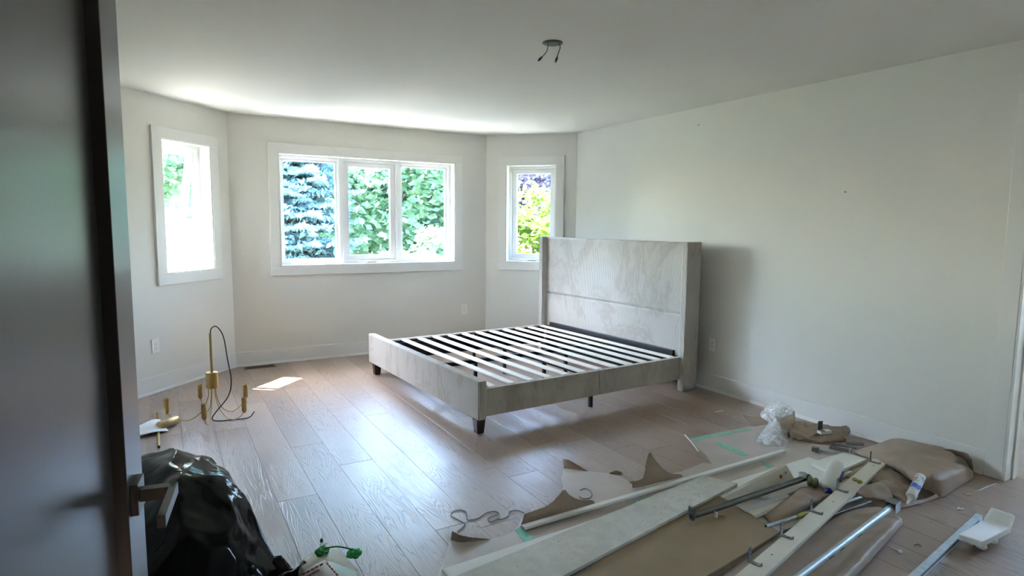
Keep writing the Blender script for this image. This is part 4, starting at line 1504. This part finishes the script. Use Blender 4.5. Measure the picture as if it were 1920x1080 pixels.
# ================================================================== BOTTLE, FLANGES, CAULK TUBE, FOAM
b0, b1 = fl(1551, 914, 0.058), fl(1570, 868, 0.155)
ax = (b1 - b0).normalized()
bt = thing('white_bottle', 'white plastic bottle with a blue cap lying tilted on the boards', 'bottle', fl(1560, 912, 0.03))
MB().tube([b0 - ax * 0.012, b0, b0 + ax * 0.03, b0 + ax * 0.11, b0 + ax * 0.14, b0 + ax * 0.165, b0 + ax * 0.178, b0 + ax * 0.182],
          [0.018, 0.034, 0.040, 0.041, 0.040, 0.033, 0.019, 0.002], 26).build('bottle_body', M['white_plastic'], bt, bt.location, smooth=True)
s_ = rr_
k0_ = b0 + s_ * -0.012 - ff_ * 0.030 + Vector((0, 0, -0.006))
MB().tube([k0_, k0_ - ff_ * 0.014 + Vector((0, 0, -0.004))], [0.020, 0.0195], 18).build('bottle_cap', M['blue'], bt, bt.location, auto=40)
lb = b0 + ax * 0.085 + s_ * 0.030 + ff_ * -0.018
MB().tube([lb - ax * 0.03, lb - ax * 0.028, lb + ax * 0.028, lb + ax * 0.03], [0.01, 0.016, 0.016, 0.01], 14).build('bottle_label', M['purple'], bt, bt.location, smooth=True)


def ring(name, c, axis, R, r, mat, parent, o):
    axis = axis.normalized()
    e1 = axis.cross(Vector((0, 0, 1)))
    if e1.length < 0.1:
        e1 = Vector((1, 0, 0))
    e1.normalize()
    e2 = axis.cross(e1)
    vs, fs = [], []
    for i in range(22):
        a = 2 * math.pi * i / 22
        dirv = e1 * math.cos(a) + e2 * math.sin(a)
        for k in range(8):
            t = 2 * math.pi * k / 8
            vs.append(c + dirv * (R + r[0] * math.cos(t)) + axis * r[1] * math.sin(t))
    for i in range(22):
        for k in range(8):
            fs.append((i * 8 + k, ((i + 1) % 22) * 8 + k, ((i + 1) % 22) * 8 + (k + 1) % 8, i * 8 + (k + 1) % 8))
    return MB().add(vs, fs).build(name, M[mat], parent, o, smooth=True)


fg = thing('rod_flange', 'greenish brass rod flange cups beside the white bottle', 'flange', fl(1528, 915, 0.03))
M['bronze'] = mat_plain('tarnished_brass', (0.17, 0.17, 0.10), 0.35, 0.8, noise=0.2, nscale=30)
for (px, py, z, R) in ((1529, 906, 0.065, 0.020), (1519, 902, 0.070, 0.018)):
    c = fl(px, py, z)
    axd = (rr_ * 0.8 + ff_ * -0.6)
    cu = ring('flange_ring', c, axd, R, (0.010, 0.012), 'bronze', fg, fg.location)
    MB().tube([c - axd.normalized() * 0.012, c - axd.normalized() * 0.008], R, 18).build('flange_plate', M['bronze'], cu, fg.location, auto=40)
c = fl(1505, 893, 0.085)
so = thing('steel_socket', 'shiny steel rod socket at the far end of the dark rod', 'socket', c - Vector((0, 0, 0.03)))
MB().tube([c + Vector((0, 0, -0.018)), c + Vector((0, 0, -0.014)), c + Vector((0, 0, 0.014)), c + Vector((0, 0, 0.018))], [0.017, 0.020, 0.020, 0.017], 20).build('socket_body', M['steel'], so, so.location, auto=40)
ring('socket_rim', c + Vector((0, 0, 0.016)), Vector((0, 0, 1)), 0.019, (0.003, 0.003), 'steel', so, so.location)

c0, c1 = fl(1709, 929, 0.048), fl(1727, 893, 0.105)
ax = (c1 - c0).normalized()
L = (c1 - c0).length
ct = thing('caulking_tube', 'blue and white caulking tube with white nozzle lying on kraft paper', 'caulking tube', fl(1712, 930, 0.02))
MB().tube([c0, c0 + ax * (L * 0.97)], 0.0235, 26).build('tube_body', M['white_plastic'], ct, ct.location, auto=40)
MB().tube([c0 - ax * 0.012, c0 - ax * 0.002, c0 + ax * 0.012], [0.020, 0.0255, 0.0255], 26).build('tube_collar', M['white_plastic'], ct, ct.location, auto=40)
MB().tube([c0 - ax * 0.010, c0 - ax * 0.02, c0 - ax * 0.075], [0.011, 0.010, 0.005], 14).build('nozzle', M['white_plastic'], ct, ct.location, auto=40)


def mat_caulk():
    t = NT('caulk_label')
    t.set(Roughness=0.3)
    v = t.n('TexVoronoi', feature='F1', distance='CHEBYCHEV')
    v.inputs['Scale'].default_value = 34
    t.link(t.coord('Object'), v.inputs['Vector'])
    sp = t.n('SeparateColor')
    t.link(v.outputs['Color'], sp.inputs[0])
    c = t.ramp(sp.outputs[0], [(0.0, (0.62, 0.66, 0.72)), (0.44, (0.62, 0.66, 0.72)), (0.46, (0.05, 0.13, 0.50)), (0.75, (0.05, 0.13, 0.50)), (0.77, (0.35, 0.45, 0.62)), (0.95, (0.45, 0.25, 0.27))])
    c.node.color_ramp.interpolation = 'CONSTANT'
    t.link(c, t.b.inputs['Base Color'])
    return t.m


M['caulk'] = mat_caulk()
MB().tube([c0 + ax * (L * 0.16), c0 + ax * (L * 0.90)], 0.0239, 26, cap=False).build('tube_label', M['caulk'], ct, ct.location, auto=40)

# polystyrene block: slab with an upturned end, one broken corner
Z1, Z2 = 0.062, 0.085
fa, fb, fc, fd = fl(1797, 1001, Z1), fl(1849, 971, Z1), fl(1897, 988, Z1), fl(1842, 1016, Z1)
dn = Vector((0, 0, -0.028))
fo_ = thing('foam_block', 'broken white polystyrene foam block lying on the steel channel', 'foam block', fl(1850, 1005, 0.02))
nx = 7
pts2 = [fa, fb, fc, fd.lerp(fc, 0.35), fd.lerp(fa, 0.30) + ff_ * 0.015, fd.lerp(fa, 0.32)]
MB().hexa([fa + dn, fb + dn, fc + dn, fd + dn], [fa, fb, fc, fd]).build('foam_slab', M['foam'], fo_, fo_.location, bevel=0.004)
e1, e2 = fl(1864, 954, 0.105), fl(1905, 968, 0.105)
bk_ = ff_ * 0.020
MB().hexa([fb + dn * 0.6, fc + dn * 0.6, fc + dn * 0.6 + bk_, fb + dn * 0.6 + bk_], [e1, e2, e2 + bk_, e1 + bk_]).build('foam_lip', M['foam'], fo_, fo_.location, bevel=0.004)
for i, (px, py, z, s) in enumerate(((1836, 1022, 0.022, 0.014), (1843, 1024, 0.02, 0.016), (1822, 1018, 0.018, 0.010), (1862, 1012, 0.03, 0.018))):
    lump(fl(px, py, z), (s, s, s), i * 2.3).build('foam_stub', M['foam'], fo_, fo_.location)


# small scraps on the bare floor
def scrap(name, o_, label, cat='scrap'):
    return tag(o_, label, cat)


p = fl(1797, 954, 0.006)
o = lump(p, (0.012, 0.007, 0.006), 2).build('plastic_plug', M['white_plastic'], None, p - Vector((0, 0, 0.006)), smooth=True)
tag(o, 'tiny white plastic wall plug on the floor above the foam block', 'plug')
MB().tube([p + rr_ * 0.008, p + rr_ * 0.03 - Vector((0, 0, 0.003))], [0.005, 0.002], 8).build('plug_tail', M['white_plastic'], o, o.location)
p = fl(1688, 1034, 0.006)
o = lump(p, (0.010, 0.010, 0.006), 4).build('plaster_chip', M['paper'], None, p - Vector((0, 0, 0.006)))
tag(o, 'small chip with a curly tail on the bare floor beside the paper roll', 'scrap')
MB().tube([p - rr_ * 0.005, fl(1678, 1030, 0.004), fl(1672, 1028, 0.006), fl(1665, 1023, 0.004)], 0.0022, 6, 4).build('chip_tail', M['cream'], o, o.location, smooth=True)
o = MB().tube([fl(1808, 925, 0.004), fl(1813, 927, 0.006), fl(1817, 926, 0.004), fl(1820, 929, 0.004)], 0.0028, 6, 4).build('paper_curl', M['cream'], None, fl(1814, 927, 0), smooth=True)
tag(o, 'tiny white paper curl on the floor in front of the door casing', 'scrap')
o = MB().tube([fl(1715, 1022, 0.004), fl(1719, 1020, 0.007), fl(1724, 1021, 0.006), fl(1727, 1024, 0.003)], 0.0028, 6, 4).build('wood_curl', M['kraft'], None, fl(1720, 1022, 0), smooth=True)
tag(o, 'tiny brown wood curl on the floor left of the steel channel', 'scrap')
p = fl(1745.5, 977.5, 0.003)
o = lump(p, (0.004, 0.004, 0.003), 1).build('plaster_chip', M['paper'], None, p - Vector((0, 0, 0.003)))
tag(o, 'single white crumb on the bare floor below the caulking tube', 'scrap')
p = fl(1344, 966, 0.038)
hk = thing('small_clip', 'small gold and white clip lying on the hardboard panel', 'clip', p - Vector((0, 0, 0.018)))
MB().tube([p, p + rr_ * 0.018, p + rr_ * 0.036 + ff_ * -0.008], [0.004, 0.0055, 0.003], 8).build('clip_arm', M['brass'], hk, hk.location, smooth=True)
MB().box(-0.003, 0.003, -0.009, 0.009, -0.014, 0.016, Matrix.Translation(p - rr_ * 0.004)).build('clip_plate', M['white_plastic'], hk, hk.location, bevel=0.001)
p = fl(1347, 771, 0.001)
o = MB().prism([(p.x - 0.05, p.y - 0.012), (p.x + 0.04, p.y - 0.02), (p.x + 0.06, p.y + 0.008), (p.x - 0.02, p.y + 0.016)], 0.0004, 0.0016).build('paper_scrap', M['cream'], None, p)
o = None
tag(bpy.data.objects['paper_scrap'], 'pale scrap on the floor in the shade beside the headboard', 'scrap')

# ================================================================== OUTSIDE
GZ = -3.0
M['lawn'] = mat_plain('lawn', (0.17, 0.19, 0.10), 0.9, noise=0.3, nscale=0.6)
struct(MB().box(-90, 90, -60, 120, GZ - 0.2, GZ).build('lawn', M['lawn']), 'lawn around the house')
M['paving'] = mat_plain('bounce_paving', (0.35, 0.34, 0.315), 0.85, noise=0.08, nscale=0.8)
struct(MB().box(-14, 22, 6.8, 17.5, GZ, GZ + 0.04).build('bounce_patio', M['paving']), 'pale concrete patio added out of view below the windows')  # unseen paving added to bounce sunlight up onto the ceiling
M['stucco'] = mat_plain('white_stucco', (0.80, 0.80, 0.78), 0.8, noise=0.03, nscale=2)
M['bark'] = mat_plain('bark', (0.10, 0.075, 0.055), 0.9, noise=0.3, nscale=12)
M['spruce'] = mat_leaf('blue_spruce_needles', (0.0808, 0.1696, 0.2019), (0.21, 0.3391, 0.3715), 0.25, 1.6)
M['leaf_green'] = mat_leaf('green_leaves', (0.0645, 0.16, 0.086), (0.1893, 0.32, 0.172), 0.45, 1.2)
M['leaf_blue'] = mat_leaf('bluish_green_leaves', (0.0552, 0.1564, 0.1288), (0.138, 0.2944, 0.23), 0.4, 1.2)
M['leaf_pale'] = mat_leaf('pale_shrub_leaves', (0.1645, 0.2323, 0.1452), (0.3193, 0.3581, 0.2807), 0.5, 2.0)
M['leaf_yellow'] = mat_leaf('yellow_green_leaves', (0.082, 0.1497, 0.0142), (0.1758, 0.2381, 0.0454), 0.5, 1.6)
M['leaf_purple'] = mat_leaf('purple_leaves', (0.0708, 0.058, 0.1095), (0.1802, 0.1673, 0.2574), 0.3, 1.6)


def leaf_mesh(name, P, D1, D2, mat, parent, origin):
    """diamond leaves: centres P, half axes D1 (long) and D2 (wide)"""
    n = len(P)
    V = np.empty((n, 4, 3), dtype=np.float32)
    V[:, 0] = P - D1
    V[:, 1] = P + D2
    V[:, 2] = P + D1
    V[:, 3] = P - D2
    V -= np.array(origin, dtype=np.float32)
    me = bpy.data.meshes.new(name)
    me.vertices.add(n * 4)
    me.vertices.foreach_set('co', V.ravel())
    me.loops.add(n * 4)
    me.loops.foreach_set('vertex_index', np.arange(n * 4, dtype=np.int32))
    me.polygons.add(n)
    me.polygons.foreach_set('loop_start', np.arange(0, n * 4, 4, dtype=np.int32))
    me.polygons.foreach_set('loop_total', np.full(n, 4, dtype=np.int32))
    me.update(calc_edges=True)
    me.validate()
    me.materials.append(mat)
    o = bpy.data.objects.new(name, me)
    COL.objects.link(o)
    o.parent = parent
    o['kind'] = 'stuff'
    return o


def rdir(n):
    v = RNG.normal(size=(n, 3))
    return v / np.linalg.norm(v, axis=1, keepdims=True)


def broadleaf(name, x, y, zc, rad, rz, nclump, per, leaf, mat, label, group=None, trunk=True):
    root = thing(name, label, 'tree' if 'shrub' not in name else 'shrub', (x, y, GZ), 0, group)
    d = rdir(nclump)
    r = 0.45 + 0.55 * RNG.random((nclump, 1)) ** 0.6
    cl = d * r * np.array([[rad, rad, rz]]) + np.array([[x, y, zc]])
    sz = (0.16 + 0.16 * RNG.random((nclump, 1, 1))) * rad
    off = rdir(nclump * per).reshape(nclump, per, 3) * (RNG.random((nclump, per, 1)) ** 0.5) * sz * np.array([1.15, 1.15, 0.7])
    P = (cl[:, None, :] + off).reshape(-1, 3)
    n = len(P)
    a = rdir(n)
    a[:, 2] *= 0.5
    b = np.cross(a, rdir(n))
    b /= np.linalg.norm(b, axis=1, keepdims=True) + 1e-6
    s = leaf * (0.6 + 0.8 * RNG.random((n, 1)))
    leaf_mesh('foliage', P, a * s, b * s * 0.5, M[mat], root, (x, y, GZ))
    if trunk:
        MB().tube([(0, 0, 0), (0.05, 0.02, (zc - GZ) * 0.5), (0.0, 0.05, (zc - GZ) + rz * 0.4)], [0.03 * rad + 0.06, 0.022 * rad + 0.04, 0.02], 10, 3).build('trunk', M['bark'], root, smooth=True)
        bm_ = MB()
        for i in range(9):
            q = cl[i * (nclump // 9)] - np.array([x, y, GZ])
            st0 = Vector((0, 0.03, (zc - GZ) * (0.55 + 0.04 * i)))
            bm_.tube([st0, st0.lerp(Vector(q), 0.5) + Vector((0, 0, 0.15)), Vector(q)], [0.035, 0.02, 0.008], 6, 3)
        bm_.build('branches', M['bark'], root, smooth=True)
    return root


def spruce(x, y, h, rb, label):
    root = thing('blue_spruce', label, 'tree', (x, y, GZ))
    MB().tube([(0, 0, 0), (0, 0, h * 0.5), (0, 0, h)], [0.16, 0.10, 0.015], 10).build('trunk', M['bark'], root, smooth=True)
    P, A, B = [], [], []
    bm_ = MB()
    z = 0.5
    while z < h - 0.25:
        t = z / h
        R = rb * (1 - t) ** 0.85 + 0.1
        nb = int(9 + 6 * (1 - t))
        a0 = RNG.random() * 6.28
        for k in range(nb):
            a = a0 + 2 * math.pi * (k + 0.35 * RNG.random()) / nb
            L = R * (0.72 + 0.4 * RNG.random())
            dr = np.array([math.cos(a), math.sin(a), 0])
            sd = np.array([-math.sin(a), math.cos(a), 0])
            zb = z + RNG.uniform(-0.08, 0.08)
            droop = 0.30 + 0.12 * RNG.random()

            def pt(q):
                return dr * (L * q) + np.array([0, 0, zb - droop * L * (q - 0.75 * q * q) + 0.06 * q])

            bm_.tube([Vector(pt(0)), Vector(pt(0.5)), Vector(pt(1.0))], [0.016, 0.010, 0.004], 4)
            ns = int(max(3, L * 11))
            for s in range(ns):
                q = 0.06 + 0.94 * (s + RNG.random()) / ns
                c = pt(min(q, 1.0))
                for sg in (-1, 1):
                    tw = 0.34 * (1.12 - q) * L + 0.07
                    td = dr * 0.55 + sd * sg * 0.85 + np.array([0, 0, -0.16])
                    td /= np.linalg.norm(td)
                    nn_ = int(max(2, tw / 0.055))
                    for e in range(nn_):
                        cc = c + td * tw * (e + 0.5) / nn_
                        nd = td * 0.7 + RNG.normal(size=3) * 0.42
                        nd /= np.linalg.norm(nd)
                        w_ = np.cross(nd, RNG.normal(size=3))
                        w_ /= np.linalg.norm(w_) + 1e-6
                        ln = 0.075 + 0.04 * RNG.random()
                        P.append(cc)
                        A.append(nd * ln)
                        B.append(w_ * ln * 0.40)
        z += 0.17 + 0.08 * RNG.random()
    P, A, B = (np.array(v_) for v_ in (P, A, B))
    leaf_mesh('needles', P, A, B, M['spruce'], root, (0, 0, 0))
    bm_.build('branches', M['spruce'], root)
    return root


spruce(2.3, 12.6, 10.5, 1.85, 'blue spruce filling the left pane of the triple window')
broadleaf('green_tree', 5.0, 17.0, 2.9, 2.9, 3.2, 150, 110, 0.13, 'leaf_green', 'tall green tree seen in the middle pane of the triple window')
broadleaf('green_tree', 8.0, 20.0, 3.0, 3.4, 3.8, 150, 110, 0.15, 'leaf_blue', 'dark bluish green tree seen in the right pane of the triple window')
broadleaf('pale_shrub', 4.85, 11.6, -0.25, 1.3, 1.9, 90, 90, 0.075, 'leaf_pale', 'pale flowering shrub low in the right pane of the triple window')
broadleaf('yellow_tree', 6.6, 10.6, 0.25, 1.7, 1.85, 120, 110, 0.09, 'leaf_yellow', 'yellow green tree seen in the narrow window behind the headboard')
broadleaf('purple_tree', 9.6, 15.0, 3.9, 2.4, 2.4, 110, 110, 0.11, 'leaf_purple', 'dark purple leaved tree behind the yellow green one')
broadleaf('green_tree', -0.2, 19.0, 5.0, 3.2, 3.2, 150, 110, 0.14, 'leaf_green', 'leafy green tree seen in the narrow window by the dark door')
broadleaf('green_tree', 3.6, 27.0, 4.0, 4.2, 5.0, 150, 90, 0.2, 'leaf_blue', 'far tree standing behind the blue spruce')
broadleaf('green_tree', 12.5, 27.0, 4.0, 4.5, 5.0, 150, 90, 0.2, 'leaf_green', 'far tree standing behind the dark bluish tree')
broadleaf('green_tree', -7.5, 9.5, 1.2, 3.2, 3.6, 110, 90, 0.2, 'leaf_green', 'unseen broad tree added left of the bay to block low light')  # out-of-view tree added to block horizon light reaching the right wall
broadleaf('green_tree', -8.5, 15.5, 1.6, 3.4, 4.0, 110, 90, 0.2, 'leaf_blue', 'unseen bluish tree added far left of the bay to block low light')  # second out-of-view tree, added for the same light blocking
nb_ = thing('neighbour_house', 'pale sunlit house low in the narrow window by the dark door', 'house', (-2.5, 24.5, GZ))
MB().box(-4.5, 3.6, 0, 6.0, 0, 3.6).build('house_wall', M['stucco'], nb_)
MB().add([(-4.8, -0.3, 3.6), (3.9, -0.3, 3.6), (3.9, 6.3, 3.6), (-4.8, 6.3, 3.6), (-4.8, 3.0, 4.9), (3.9, 3.0, 4.9)],
         [(0, 1, 5, 4), (2, 3, 4, 5), (1, 2, 5), (3, 0, 4), (3, 2, 1, 0)]).build('house_roof', M['stucco'], nb_)
for wx in (-3.0, 0.4):
    f_ = MB().box(wx, wx + 1.3, -0.04, 0.02, 1.2, 2.5).build('house_window', M['vinyl'], nb_)
    MB().box(wx + 0.08, wx + 1.22, -0.05, 0.0, 1.28, 2.42).build('house_pane', M['gloss'], f_)
